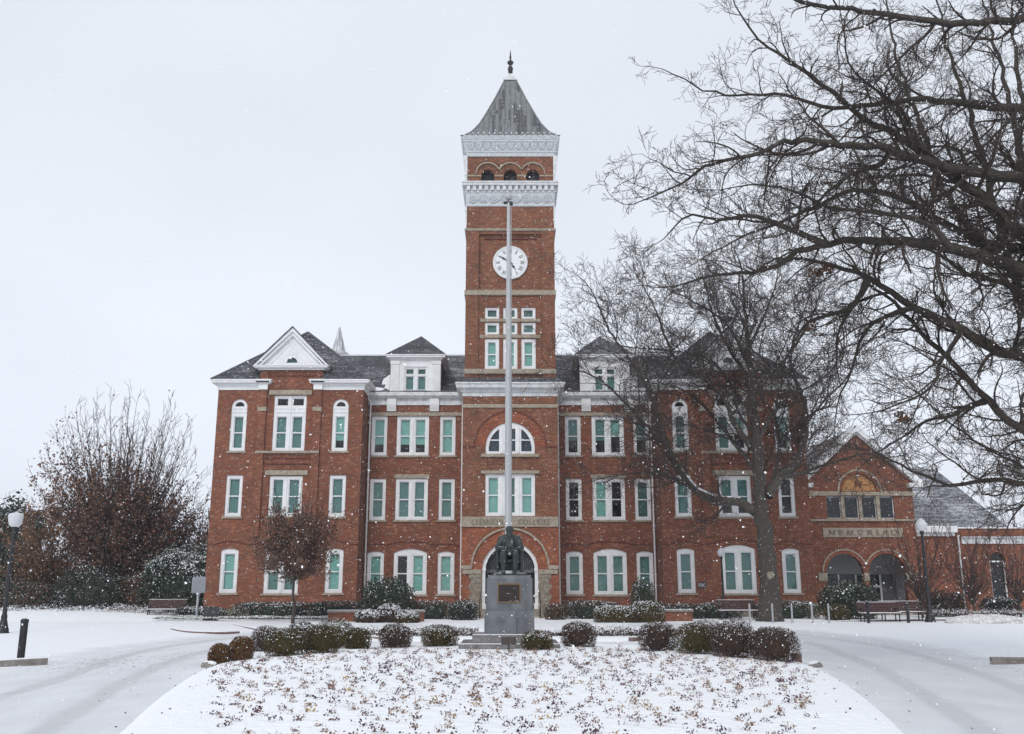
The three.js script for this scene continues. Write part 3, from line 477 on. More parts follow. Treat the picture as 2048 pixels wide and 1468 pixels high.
// ---- tower
{
  const bz = 1, hw = 2.58;
  // entrance bay
  const f2 = [0, 2.66, 5.53, 7.77], f3 = [0, 2.66, 8.85, 10.58, 1.33], door = outline(0, 2.96, 0.7, 4.18, 1.48);
  put('wall', [slab([[-hw, 5.5], [hw, 5.5], [hw, 12.1], [-hw, 12.1]], holesOf([f2, f3]), bz, 0.4)], M.brickTower, hall);
  put('wall', [slab([[-hw, 0.7], [hw, 0.7], [hw, 4.95], [-hw, 4.95]], [door], bz - .001, 0.4)], M.brickBright, hall);
  put('wall', [box(-hw, hw, 4.95, 5.5, bz - .4, bz - .01), box(-hw, -hw + .4, .7, 12.1, -6, bz - .402), box(hw - .4, hw, .7, 12.1, -6, bz - .402)], M.brickTower, hall);
  put('floor', [box(-hw + .4, hw - .4, 5.1, 5.3, -6, bz - .41), box(-hw + .4, hw - .4, 8.3, 8.5, -6, bz - .41), box(-hw + .4, hw - .4, 11.9, 12.09, -6, bz - .41)], M.plaster, hall);
  put('foundation', rbox(-hw - .08, hw + .08, -0.3, 0.7, -6, bz + 0.06, 0.02), M.stoneDark, hall);
  put('string_course', rbox(-hw - .03, hw + .03, 11.38, 11.58, bz - .02, bz + 0.06, 0.015), M.stone, hall);
  sashWindow(hall, 0, 2.66, 5.53, 7.77, bz, 'LGL', 0, { lw: 0.57, mw: 0.33, sill: false });
  const cs = columns(0, 2.66, 3, 0.56, 0.32), Rr = 1.14, cyA = 9.25;
  const top = x => cyA + Math.sqrt(Math.max(0, Rr * Rr - x * x));
  const lights = cs.map(([x0, x1], i) => { const P = [[x0, 9.0], [x1, 9.0]]; for (let k = 0; k <= 10; k++) { const x = lerp(x1, x0, k / 10); P.push([x, Math.min(10.24, top(x))]); } return { poly: P, rail: 9.62, glass: M.glassDark, blind: 1, tone: M.blindGrey }; });
  const aw = windowAt(hall, { cx: 0, w: 2.66, y0: 8.85, y1: 10.58, z: bz, rise: 1.33, lights, sill: false });
  put('mullion', [-1, 1].map(q => rbox(q * .44 - .06, q * .44 + .06, 8.9, 10.3, bz - .07, bz - .02, .012)), M.white, aw);
  put('sill', rbox(-1.57, 1.57, 8.68, 8.846, bz - .05, bz + .12, .015), M.stone, aw);
  put('lintel', rbox(-1.57, 1.57, 7.776, 7.95, bz - .05, bz + .1, .015), M.stone, hall);
  put('brick_arch', [band(0, 9.25, 1.9, 1.98, 0.03, Math.PI - .03, bz + .04, .06), box(-hw + .02, -1.9, 9.2, 9.27, bz - .02, bz + .04), box(1.9, hw - .02, 9.2, 9.27, bz - .02, bz + .04)], M.brickTrim, hall);
  put('brick_arch', band(0, 9.25, 1.335, 1.9, 0.02, Math.PI - .02, bz + .012, .03), M.brickBright, hall);
  // inscription band over the door
  const ins = put('inscription_stone', rbox(-hw + .02, hw - .02, 4.955, 5.495, bz - .3, bz + .08, .02), M.stone, hall);
  put('lettering', [at(lettering('CLEMSON', .26, .025, 1.66), -1.22, 5.21, bz + .079), at(lettering('COLLEGE', .26, .025, 1.72), 1.27, 5.21, bz + .079)], M.letter, ins);
  // arch: hood mould, white inner frame, rusticated jambs
  put('hood_mould', band(0, 2.84, 1.98, 2.08, 0.0, Math.PI, bz + .1, .12), M.stone, hall);
  const fr = put('door_frame', [band(0, 2.7, 1.3, 1.5, 0, Math.PI, bz - .1, .2), ...[-1, 1].flatMap(q => [rbox(q * 1.5, q * 1.3, .72, 2.7, bz - .3, bz - .1, .02), rbox(q * 1.52, q * 1.27, 2.66, 2.82, bz - .31, bz - .07, .02), rbox(q * 1.52, q * 1.27, 1.35, 1.48, bz - .31, bz - .07, .02), rbox(q * 1.52, q * 1.25, .72, 1.0, bz - .31, bz - .06, .02)])], M.white, hall);
  for (const q of [-1, 1]) {
    put('impost_stone', rbox(q * 2.56, q * 2.02, 2.76, 2.96, bz - .02, bz + .14, .02), M.stone, hall);
    put('impost_stone', rbox(q * 2.5, q * 1.505, 2.52, 2.755, bz - .3, bz + .1, .02), M.stone, hall);
    for (let k = 0; k < 7; k++) put('jamb_stone', rockStone(q * (k % 2 ? 2.06 : 2.16), q * 1.503, .7 + k * .26, .955 + k * .26, bz - .3, bz + .07, k + q * 10), M.stoneDark, hall);
    put('jamb_stone', rbox(q * 2.56, q * 1.6, 0.42, 0.696, bz + .02, bz + .12, .02), M.stone, hall);
  }
  // porch behind the arch
  put('porch_wall', [box(-1.8, 1.8, .7, 5.05, -1.6, -1.5), box(-1.8, -1.6, .7, 5.05, -1.5, bz - .41), box(1.6, 1.8, .7, 5.05, -1.5, bz - .41), box(-1.8, 1.8, 4.6, 4.7, -1.5, bz - .41)], M.grey, hall);
  const dr = put('door', [rbox(-.95, .95, .72, 2.55, -1.5, -1.42, .01), rbox(-1.35, 1.35, 2.56, 2.72, -1.5, -1.38, .01)], M.signDark, hall);
  const gr = []; for (const q of [-1, 1]) { for (let k = 0; k < 7; k++) gr.push(box(q * (.72 + k * .09) - .012, q * (.72 + k * .09) + .012, 2.75, 3.75, .35, .37)); for (let k = 0; k < 9; k++) gr.push(box(q * .7, q * 1.29, 2.75 + k * .12, 2.77 + k * .12, .345, .375)); gr.push(box(q * .6, q * .7, .75, 4.0, .3, .4)); }
  put('iron_grille', [...gr, box(-1.3, 1.3, 2.6, 2.74, .3, .4)], M.grey, hall);
  for (let k = 0; k < 5; k++) put('step', rbox(-1.5, 1.5, .06 + k * .13, .186 + k * .13, bz - .2, bz + 1.85 - k * .33, .012), M.stone, hall);
  for (const q of [-1, 1]) { put('step_cheek', rbox(q * 1.55, q * 2.05, -.1, .62, bz + .13, bz + 1.7, .02), M.stoneDark, hall); put('handrail', pipe([[q * 1.52, .1, bz + 2], [q * 1.52, 1.0, bz + 2], [q * 1.52, 1.65, bz + .4]], .022, 6), M.iron, hall); }
  // low roof and cornice under the shaft
  put('cornice', sweep([[0, 12.02], [.03, 12.025], [.03, 12.22], [.1, 12.25], [.14, 12.36], [.32, 12.42], [.36, 12.46], [.36, 12.62], [.42, 12.66], [.42, 12.74], [0, 12.745]], -hw, hw, -5, bz), M.whiteOld, hall);
  put('apron_roof', sweep([[.42, 12.742], [.0, 13.06], [-.1, 13.1]], -hw, hw, -5, bz), M.slatePlain, hall);

  // shaft
}
function rockStone(x0, x1, y0, y1, z0, z1, seed) { // rock-faced block: chamfered edge, bulging uneven face
  const a = Math.min(x0, x1), b = Math.max(x0, x1), g = new THREE.BoxGeometry(b - a, y1 - y0, z1 - z0, 6, 3, 1); g.translate((a + b) / 2, (y0 + y1) / 2, (z0 + z1) / 2);
  const p = g.attributes.position; for (let i = 0; i < p.count; i++) if (p.getZ(i) > z1 - .001) { const u = (p.getX(i) - a) / (b - a), v = (p.getY(i) - y0) / (y1 - y0), e = Math.min(u, 1 - u, v, 1 - v); p.setZ(i, z1 + (e < .01 ? -0.03 : 0.02 + 0.05 * N3(p.getX(i) * 6 + seed, p.getY(i) * 7, seed * 1.3))); }
  return uvBox(g);
}
{ // tower shaft, clock, belfry and roof
  const z = 0.7, hw = 2.52, cz = z - hw, back = z - 2 * hw;
  const wins = []; for (const c of [-1.02, 0, 1.02]) wins.push([c, .8, 13.64, 15.38], [c, .8, 15.63, 16.32], [c, .8, 16.54, 17.2]);
  put('tower_wall', [slab([[-hw, 12.5], [hw, 12.5], [hw, 17.9], [-hw, 17.9]], holesOf(wins), z - .06, .35), slab([[-hw, 18.2], [hw, 18.2], [hw, 23.3], [-hw, 23.3]], [[[-1.77, 18.36], [1.77, 18.36], [1.77, 21.58], [-1.77, 21.58]]], z, .35),
    box(-1.9, 1.9, 18.2, 21.7, z - .4, z - .18), box(-hw, -hw + .35, 12.5, 23.3, back, z - .41), box(hw - .35, hw, 12.5, 23.3, back, z - .41), box(-hw + .36, hw - .36, 12.5, 23.3, back, back + .35)], M.brickTower, hall);
  put('tower_floor', [box(-hw + .36, hw - .36, 13.1, 13.3, back + .36, z - .42), box(-hw + .36, hw - .36, 17.7, 17.85, back + .36, z - .42), box(-hw + .1, hw - .1, 23.2, 23.4, back + .1, z - .1)], M.plaster, hall);
  for (const q of [-1, 1]) {
    put('tower_pilaster', box(q * hw, q * 1.8, 12.9, 17.9, z - .059, z + .03), M.brickTower, hall);
    put('tower_pilaster', box(q * hw, q * 1.8, 18.21, 21.74, z + .002, z + .06), M.brickTower, hall);
  }
  put('stone_band', rbox(-hw - .03, hw + .03, 13.34, 13.62, z - .1, z + .09, .02), M.stone, hall);
  put('stone_band', sweep([[-.1, 17.9], [.06, 17.905], [.07, 17.93], [.07, 18.17], [.05, 18.2], [-.1, 18.205]], -hw, hw, back, z), M.stone, hall);
  put('stone_band', sweep([[-.1, 21.75], [.06, 21.755], [.1, 21.82], [.1, 21.88], [-.1, 21.9]], -hw, hw, back, z), M.stone, hall);
  put('brick_course', box(-1.5, 1.5, 21.3, 21.36, z - .181, z - .11), M.brickTrim, hall);
  for (const y of [15.42, 16.36]) for (const [a, b] of [[-1.7, -1.46], [-.58, -.44], [.44, .58], [1.46, 1.7], [-1.45, -.59], [-.43, .43], [.59, 1.45]]) put('stone_strip', rbox(a, b, y, y + .18, z - .16, z - .02, .012), M.stone, hall);
  wins.forEach(([c, w, y0, y1], i) => {
    if (i % 3 === 0) sashWindow(hall, c, w, y0, y1, z - .06, 'L', 0, { lw: .5, sill: false });
    else sashWindow(hall, c, w, y0, y1, z - .06, i % 3 === 1 ? 'M' : 'G', 0, { lw: .58, sill: false, noRail: true, edge: .1 });
  });
  // clock
  const clock = put('clock', [at(turnedZ([[0, .0], [1.0, .0], [1.0, .1], [.94, .13], [.92, .1]]), 0, 19.88, z - .178)], M.white, hall);
  clock.material = M.white;
  put('clock_face', at(new THREE.CircleGeometry(.93, 48), 0, 19.88, z - .085), mat([0.72, 0.74, 0.75], 0.5), clock);
  const numerals = ['XII', 'I', 'II', 'III', 'IIII', 'V', 'VI', 'VII', 'VIII', 'IX', 'X', 'XI'];
  numerals.forEach((t, i) => { const g = lettering(t, .19, .008, Math.min(.26, .05 + .055 * t.length), serif), a = i * Math.PI / 6; g.translate(0, .69, 0); g.rotateZ(-a); g.translate(0, 19.88, z - .083); put('numeral', g, M.signDark, clock); });
  const ticks = []; for (let i = 0; i < 60; i++) { const g = new THREE.BoxGeometry(i % 5 ? .018 : .034, .04, .006); g.translate(0, .855, 0); g.rotateZ(i * Math.PI / 30); g.translate(0, 19.88, z - .082); ticks.push(clean(g)); }
  put('minute_marks', ticks, M.signDark, clock);
  const hand = (L, w, a) => { const s = shapeOf([[-.03, -.16], [.03, -.16], [.022, L * .3], [w, L * .62], [.02, L * .72], [.012, L], [-.012, L], [-.02, L * .72], [-w, L * .62], [-.022, L * .3]]); const g = new THREE.ExtrudeGeometry(s, { depth: .014, bevelEnabled: false }); g.rotateZ(-a); g.translate(0, 19.88, z - .06); return clean(g); };
  put('minute_hand', hand(.8, .06, 302 * Math.PI / 180), M.signDark, clock); put('hour_hand', at(hand(.56, .075, 145 * Math.PI / 180), 0, 0, -.016), M.signDark, clock);
  // lower cornice: frieze, dentils, slab, and tapering corner brackets below
  put('frieze', sweep([[-.1, 23.24], [.02, 23.245], [.06, 23.28], [.06, 23.36], [.03, 23.4], [.06, 24.05], [.1, 24.1], [.1, 24.17], [.06, 24.2], [.06, 24.48], [-.1, 24.485]], -hw, hw, back, z), M.carved, hall);
  const scroll = []; for (let k = 0; k < 8; k++) { const c = -2.15 + k * .615, t = []; for (let i = 0; i <= 22; i++) { const a = i / 22 * Math.PI * 3.2 * (k % 2 ? 1 : -1), r = .25 * (1 - i / 26); t.push([c + r * Math.cos(a), 23.72 + r * Math.sin(a), z + .06]); } scroll.push(pipe(t, .028, 5, 44)); scroll.push(pipe([[c - .2, 23.5, z + .055], [c, 23.46, z + .06], [c + .32, 23.6, z + .06], [c + .42, 23.9, z + .06]], .022, 5, 12)); }
  put('carved_scrolls', scroll, M.carved, hall);
  for (let i = 0; i < 15; i++) { const c = -2.42 + i * 4.84 / 14; put('dentil', rbox(c - .1, c + .1, 24.2, 24.49, z + .02, z + .2, .012), M.whiteOld, hall); }
  for (const q of [-1, 1]) for (let i = 0; i < 10; i++) { const c = z - .25 - i * .48; put('dentil', rbox(q * (hw + .02), q * (hw + .2), 24.2, 24.49, c - .1, c + .1, .012), M.whiteOld, hall); }
  put('cornice', sweep([[0, 24.49], [.24, 24.5], [.24, 24.62], [.28, 24.66], [.28, 24.74], [-.2, 24.78]], -hw, hw, back, z), M.whiteOld, hall);
  const brk = (y0, y1, o0, o1, w) => { const out = []; for (const q of [-1, 1]) for (const zc of [z - .02, back + .02]) { const s = zc > cz ? 1 : -1, x = q * (hw - .0), pos = []; const ring = (y, o) => [[q * (hw - w), y, zc + s * (o * .3 + .012)], [q * (hw + o), y, zc + s * (o * .3 + .012)], [q * (hw + o), y, zc - s * .5], [q * (hw - w), y, zc - s * .5]]; const a = ring(y0, o0), b = ring(y1, o1); for (let k = 0; k < 4; k++) { const l = (k + 1) % 4; pos.push(...a[k], ...a[l], ...b[l], ...a[k], ...b[l], ...b[k]); } const g = new THREE.BufferGeometry(); g.setAttribute('position', new THREE.Float32BufferAttribute(pos, 3)); g.computeVertexNormals(); out.push(uvBox(g)); } return out; };
  for (const g of brk(21.9, 23.26, .01, .1, .02)) put('corner_bracket', g, M.whiteOld, hall);
  for (const g of brk(24.75, 26.42, .1, .24, .02)) put('corner_bracket', g, M.whiteOld, hall);
  // belfry
  const bh = [-1.31, 0, 1.31].map(c => outline(c, .76, 24.6, 25.58, .38));
  put('belfry_wall', [slab([[-hw, 24.6], [hw, 24.6], [hw, 26.5], [-hw, 26.5]], bh, z, .35), slab([[-hw, 24.6], [hw, 24.6], [hw, 26.5], [-hw, 26.5]], [], back + .35, .35), box(-hw, -hw + .35, 24.6, 26.5, back + .36, z - .36), box(hw - .35, hw, 24.6, 26.5, back + .36, z - .36)], M.brickTower, hall);
  put('belfry_floor', [box(-hw + .2, hw - .2, 24.5, 24.6, back + .2, z - .2), box(-hw + .2, hw - .2, 26.4, 26.49, back + .36, z - .36)], M.benchWood, hall);
  put('louvre', [-1.31, 0, 1.31].flatMap(c => [0, 1, 2, 3, 4, 5, 6].map(k => { const g = box(c - .4, c + .4, -.004, .004, -.06, .06); g.rotateX(.7); g.translate(0, 24.7 + k * .13, z - .28); return g; })), M.grey, hall);
  const sp = 1.31, rr = .73, cyH = 25.27, cut = Math.acos(.655 / rr);
  put('hood_mould', [band(-sp, cyH, rr - .07, rr, cut, Math.PI, z + .09, .1), band(0, cyH, rr - .07, rr, cut, Math.PI - cut, z + .09, .1), band(sp, cyH, rr - .07, rr, 0, Math.PI - cut, z + .09, .1)], M.stone, hall);
  put('impost_band', [[-hw, -1.7], [-.92, -.39], [.39, .92], [1.7, hw]].map(([a, b]) => box(a, b, 25.12, 25.2, z + .001, z + .05)), M.stone, hall);
  // upper cornice
  put('cornice', sweep([[-.2, 26.360], [.05, 26.368], [.07, 26.410], [.07, 26.577], [.12, 26.611], [.12, 26.678], [.08, 26.711], [.1, 26.728], [.22, 27.162], [.28, 27.229], [.28, 27.296], [.31, 27.329], [.34, 27.413], [.36, 27.480], [.36, 27.513], [-.2, 27.530]], -hw, hw, back, z), M.carved, hall);
  const orn = []; for (let k = 0; k < 11; k++) { const c = -2.3 + k * .46; orn.push(pipe([[c - .2, 27.129, z + .225], [c - .16, 26.895, z + .16], [c, 26.795, z + .14], [c + .16, 26.895, z + .16], [c + .2, 27.129, z + .225]], .022, 5, 14)); orn.push(at(clean(new THREE.SphereGeometry(.035, 8, 6)), c + .23, 27.129, z + .23), at(clean(new THREE.SphereGeometry(.03, 8, 6)), c, 26.995, z + .19)); }
  put('egg_and_dart', orn, M.carved, hall);
  // bell-cast pyramid roof with standing seams
  const prof = [[.37, 27.53], [.17, 27.66], [-.02, 27.85], [-.19, 28.04], [-.35, 28.27], [-.68, 28.84], [-1.0, 29.56], [-1.6, 31.05], [-2.16, 32.56]];
  const roof = put('tower_roof', sweep(prof, -hw, hw, back, z), M.tin, hall);
  const half = t => hw + t;
  const ribAt = (c, side) => { const pts = []; for (const [o, y] of prof) { const h = half(o); if (Math.abs(c) > h - .02) { const k = pts.length ? pts[pts.length - 1] : null; break; } pts.push([o, y]); } if (pts.length < 2) return null; const i = pts.length - 1; if (i + 1 < prof.length) { const [o0, y0] = pts[i], [o1, y1] = prof[i + 1], t = (half(o0) - Math.abs(c)) / (half(o0) - half(o1)); pts.push([lerp(o0, o1, t * .97), lerp(y0, y1, t * .97)]); }
    return pts.slice(1).map((p, k) => { const q = pts[k]; const m = (o) => side === 0 ? [c, 0, cz + half(o) + .012] : side === 1 ? [half(o) + .012, 0, cz + c] : [-half(o) - .012, 0, cz + c]; const a = m(q[0]), b = m(p[0]); a[1] = q[1] + .01; b[1] = p[1] + .01; return bar(a, b, .022, .022, 4); }); };
  for (let side = 0; side < 3; side++) for (let k = -8; k <= 8; k++) { const r = ribAt(k * .32, side); if (r) put('standing_seam', r, M.tin, roof); }
  const hips = []; for (const [q, w] of [[-1, 1], [1, 1], [-1, -1], [1, -1]]) for (let i = 0; i + 1 < prof.length; i++) { const a = half(prof[i][0]), b = half(prof[i + 1][0]); hips.push(bar([q * a, prof[i][1], cz + w * a], [q * b, prof[i + 1][1], cz + w * b], .045, .045, 6)); }
  put('hip_roll', hips, M.tin, roof);
  // snow lodged along the foot of the seams
  const sn = []; for (let k = -8; k <= 8; k++) { const g = new THREE.ConeGeometry(.07, R(.25, .5), 6); g.scale(1, 1, .5); g.rotateX(-.9); g.translate(k * .32 + .06, 27.82, z + .2); sn.push(clean(g)); }
  put('snow', [...sn, box(-2.75, 2.75, 27.545, 27.58, z + .29, z + .35)], M.snow, roof);
  put('roof_cap', sweep([[-2.1, 32.56], [-2.08, 32.64], [-2.16, 32.68], [-2.47, 33.25]], -hw, hw, back, z), M.whiteOld, roof);
  put('finial', at(turned([[.0, 33.2], [.1, 33.2], [.1, 33.26], [.15, 33.3], [.13, 33.4], [.17, 33.48], [.16, 33.62], [.12, 33.72], [.07, 33.76], [.07, 33.84], [.17, 33.9], [.21, 33.98], [.17, 34.06], [.07, 34.12], [.05, 34.3], [.08, 34.36], [.05, 34.42], [.04, 34.6], [.015, 34.85], [0, 34.86]], 12), 0, 0, cz), M.plaque, roof);
  // ventilator spire standing on the roof behind
  const vs = put('ventilator_spire', [at(turned([[.62, 14.5], [.62, 17.9], [.75, 17.95], [.72, 18.15], [.56, 18.25], [.5, 18.3], [.05, 20.1], [.0, 20.1]], 8), -12.4 + .1, 0, -13.9)], surf(colTex(61, 30, [.2, .2, .21], [.7, .72, .75]), 1.2, .8), hall);
}
function turnedZ(profile) { const g = turned(profile, 48); g.rotateX(Math.PI / 2); return g; }
// fire connection sign on the wall and the pale stone at the corner
{ const s = put('wall_sign', rbox(10.02, 10.46, 1.8, 2.1, .002, .03, .006), M.signDark, hall); put('lettering', at(lettering('FDC', .17, .006, .36), 10.24, 1.95, .03), M.white, s);
  put('corner_stone', rbox(15.1, 16.32, .55, 1.02, .02, .12, .02), M.stone, hall); }

// ------------------------------------------------------------------ memorial chapel
{
  const ch = thing('memorial_chapel', 'gabled brick chapel with twin arched porch and star lunette', 'building', [20.4, 0, -56]);
  const hw = 3.1, L = -4.15;
  const win = [[-1.55, .86, 5.76, 7.05], [-.52, .86, 5.76, 7.05], [.52, .86, 5.76, 7.05], [1.55, .86, 5.76, 7.05]];
  const a1 = outline(-1.2, 2.14, .45, 3.75, 1.07), a2 = outline(1.25, 2.14, .45, 3.75, 1.07), lun = arcPts(0, 7.34, 1.02, 0, Math.PI, 24);
  put('wall', slab([[L, .2], [hw, .2], [hw, 8.1], [0, 11.05], [-hw, 8.1], [-hw, 7.0], [L, 7.0]], [a1, a2, lun, ...holesOf(win)], 0, .4), M.brick, ch);
  put('wall', [box(hw - .4, hw, .2, 8.1, -14, -.41), box(-hw, -hw + .4, .2, 8.1, -14, -.41), box(-hw + .41, hw - .41, .2, 11, -14, -13.6), box(-hw + .41, hw - .41, 4.3, 4.5, -8, -.42)], M.brick, ch);
  put('lunette', slab(lun, [], -.12, .1), surf(colTex(63, 8, [.36, .17, .06], [.44, .23, .09]), 1, .8), ch);
  const star = []; for (let i = 0; i < 10; i++) { const a = Math.PI / 2 + i * Math.PI / 5, r = i % 2 ? .14 : .34; star.push([r * Math.cos(a), 7.82 + r * Math.sin(a)]); }
  put('star', slab(star, [], -.09, .035), M.brickBright, ch);
  put('hood_mould', [band(0, 7.34, 1.2, 1.3, 0, Math.PI, .1, .12)], M.stone, ch);
  put('brick_arch', band(0, 7.34, 1.025, 1.2, 0, Math.PI, .05, .08), M.brickBright, ch);
  put('stone_band', [rbox(L + .3, -1.2, 7.07, 7.33, -.02, .1, .02), rbox(1.2, hw + .05, 7.07, 7.33, -.02, .1, .02), rbox(-1.19, 1.19, 7.09, 7.3, -.05, .08, .02)], M.stone, ch);
  put('sill_band', rbox(L + .3, hw + .06, 5.6, 5.72, -.05, .14, .02), M.stone, ch);
  for (const x of [-1.035, 0, 1.035]) put('stone_mullion', rbox(x - .1, x + .1, 5.73, 7.06, -.2, .03, .015), M.stone, ch);
  for (const [c, w, y0, y1] of win) { const f = put('window', sashRim(c - w / 2, c + w / 2, y0, y1, -.14), M.white, ch); put('pane', box(c - w / 2, c + w / 2, y0, y1, -.19, -.18), M.glassDark, f); }
  const ins = put('inscription_stone', rbox(-2.32, 2.32, 4.68, 5.22, -.02, .07, .015), M.stone, ch);
  put('lettering', [...'MEMORIAL'].map((k, i) => at(lettering(k, .3, .035, k === 'I' ? .07 : k === 'M' ? .34 : .28), [-1.8, -1.3, -.76, -.16, .4, .82, 1.25, 1.76][i], 4.95, .069)), M.letter, ins);
  put('hood_mould', [band(-1.2, 2.68, 1.25, 1.33, Math.acos(1.225 / 1.33), Math.PI, .08, .1), band(1.25, 2.68, 1.25, 1.33, 0, Math.PI - Math.acos(1.225 / 1.33), .08, .1)], M.stone, ch);
  put('brick_arch', [band(-1.2, 2.68, 1.075, 1.25, .4, Math.PI, .03, .06), band(1.25, 2.68, 1.075, 1.25, 0, Math.PI - .4, .03, .06)], M.brickBright, ch);
  for (const [x, w] of [[-2.5, .42], [.025, .2], [2.6, .5]]) { const c = put('column', w < .3 ? [at(turned([[.13, .45], [.13, .6], [.1, .65], [.1, 2.1], [.12, 2.15], [.18, 2.3], [.2, 2.4]], 14), x, 0, -.2)] : [box(x - .2, x + .2, .6, 2.2, -.3, .02)], w < .3 ? M.stone : M.brick, ch); put('capital', rockStone(x - w / 2 - .05, x + w / 2 + .05, 2.2, 2.66, -.35, .08, x), M.stone, c); if (w > .3) put('base_stone', rockStone(x - w / 2 - .1, x + w / 2 + .25, .42, .9, -.35, .1, x + 3), M.stone, c); }
  // porch and glazed doors
  put('porch_wall', [box(-2.7, 2.7, 2.62, 4.3, -2.5, -2.4), box(-2.7, 2.7, .3, .45, -2.5, -.41), box(-2.7, -2.6, .3, 4.3, -2.4, -.41), box(2.6, 2.7, .3, 4.3, -2.4, -.41), box(-2.7, 2.7, 4.2, 4.29, -2.4, -.41)], M.plaster, ch);
  put('floor', box(-2.68, 2.68, .32, .44, -13.5, -2.51), M.grey, ch); put('floor', box(3.15, 15.5, .25, .4, -13.5, -2.45), M.grey, ch);
  put('door_screen', [box(-2.6, -2.35, .45, 2.62, -2.48, -2.42), box(-.75, .15, .45, 2.62, -2.48, -2.42), box(1.75, 2.6, .45, 2.62, -2.48, -2.42)], M.grey, ch);
  for (const x of [-1.55, .95]) { const d = put('door', [box(x - .78, x - .68, .46, 2.6, -2.42, -2.34), box(x + .68, x + .78, .46, 2.6, -2.42, -2.34), box(x - .05, x + .05, .46, 1.85, -2.42, -2.34), box(x - .68, x + .68, 1.85, 1.97, -2.42, -2.34), box(x - .68, x + .68, .95, 1.0, -2.41, -2.36)], M.white, ch); for (const q of [-.37, .37]) put('pane', box(x + q - .31, x + q + .31, .47, 1.84, -2.4, -2.39), M.glassDark, d); put('pane', box(x - .67, x + .67, 1.98, 2.59, -2.4, -2.39), M.glassDark, d); }
  put('step', [rbox(-.1, 2.6, .2, .44, -.4, .5, .02)], M.stone, ch); put('handrail', pipe([[.6, .3, .5], [.6, 1.1, .4], [-.1, 1.55, -.3]], .025, 6), M.steel, ch);
  // gable roof with snow along the verge
  const eave = (q, w) => [q * (hw + w), 8.02 - w * .95];
  const rp = (z0, z1, up, w) => [[-hw - w, 8.1 - w * .95 + up, z0], [0, 11.05 + up, z0], [0, 11.05 + up, z1], [-hw - w, 8.1 - w * .95 + up, z1]];
  const A = rp(.35, -14.3, .1, .45), B = A.map(([x, y, z]) => [-x, y, z]);
  put('roof', facet([A, [B[1], B[0], B[3], B[2]]]), M.slateSnow, ch);
  const vg = []; for (const q of [-1, 1]) { vg.push(slab([[q * (hw + .45), 7.77], [0, 11.13], [0, 10.85], [q * (hw + .25), 7.7]].map(p => p), [], .36, .3)); vg.push(slab([[q * (hw + .1), 8.0], [0, 10.88], [0, 10.72], [q * (hw - .02), 7.95]], [], .2, .19)); }
  put('verge_board', vg, M.white, ch);
  put('eaves_return', [rbox(-hw - .45, -hw + .3, 7.55, 7.8, -.1, .42, .02), rbox(hw - .3, hw + .5, 7.55, 7.8, -.1, .42, .02)], M.white, ch);
  put('snow', [beam([-hw - .48, 7.82, .2], [0, 11.22, .2], .3, .06), beam([hw + .48, 7.82, .2], [0, 11.22, .2], .3, .06)].map(g => g), M.snow, ch);

  // lower wing to the right
  const w0 = hw, w1 = 16;
  const wa = [[8.65, .95, 1.2, 3.9, .47], [12.5, .95, 1.2, 3.9, .47]];
  put('wing_wall', [slab([[w0, .2], [w1, .2], [w1, 5.05], [w0, 5.05]], holesOf(wa), -2, .4), box(w0, w1, .2, 5.05, -14, -13.6), box(w1 - .4, w1, .2, 5.05, -13.59, -2.41)], M.brick, ch);
  for (const q of wa) { const f = put('window', sashRim(q[0] - .47, q[0] + .47, q[2], 3.4, -2.15, .08), M.white, ch); put('pane', box(q[0] - .48, q[0] + .48, q[2], 3.9, -2.25, -2.24), M.glassDark, f); put('arch_moulding', band(q[0], 3.43, .48, .62, 0, Math.PI, -1.94, .08), M.brickBright, f); put('sill', rbox(q[0] - .6, q[0] + .6, 1.05, 1.19, -2.1, -1.85, .02), M.snow, f); }
  put('wing_cornice', [rbox(3.2, 6.3, 5.05, 5.45, -2.3, -1.6, .04), box(3.2, 6.2, 4.85, 5.05, -2.05, -1.85)], M.white, ch);
  put('wing_cornice', [box(6.6, w1, 4.4, 4.75, -2.01, -1.92), rbox(6.6, w1 + .1, 4.75, 4.82, -2.1, -1.8, .02)], M.whiteOld, ch);
  put('parapet', [box(6.5, w1, 5.05, 5.3, -2.4, -2.0)], M.brick, ch); put('coping', rbox(6.4, w1 + .1, 5.3, 5.38, -2.5, -1.9, .02), M.white, ch);
  put('wing_roof', facet([[[hw - .5, 5.35, -1.75], [9.9, 5.35, -2.5], [7.9, 9.6, -7.5], [hw - .5, 9.6, -7.5]], [[9.9, 5.35, -2.5], [9.9, 5.35, -13], [7.9, 9.6, -8.5], [7.9, 9.6, -7.5]], [[9.9, 5.35, -13], [hw - .5, 5.35, -13], [hw - .5, 9.6, -8.5], [7.9, 9.6, -8.5]], [[7.9, 9.6, -7.5], [7.9, 9.6, -8.5], [hw - .5, 9.6, -8.5], [hw - .5, 9.6, -7.5]], [[9.6, 5.06, -2.1], [w1, 5.06, -2.1], [w1, 5.06, -14], [9.6, 5.06, -14]]]), M.slateSnow, ch);
  put('downpipe', [bar([6.4, .3, -1.9], [6.4, 4.9, -1.9], .05), bar([13.9, .3, -1.9], [13.4, 4.6, -1.9], .05)], M.whiteOld, ch);
}
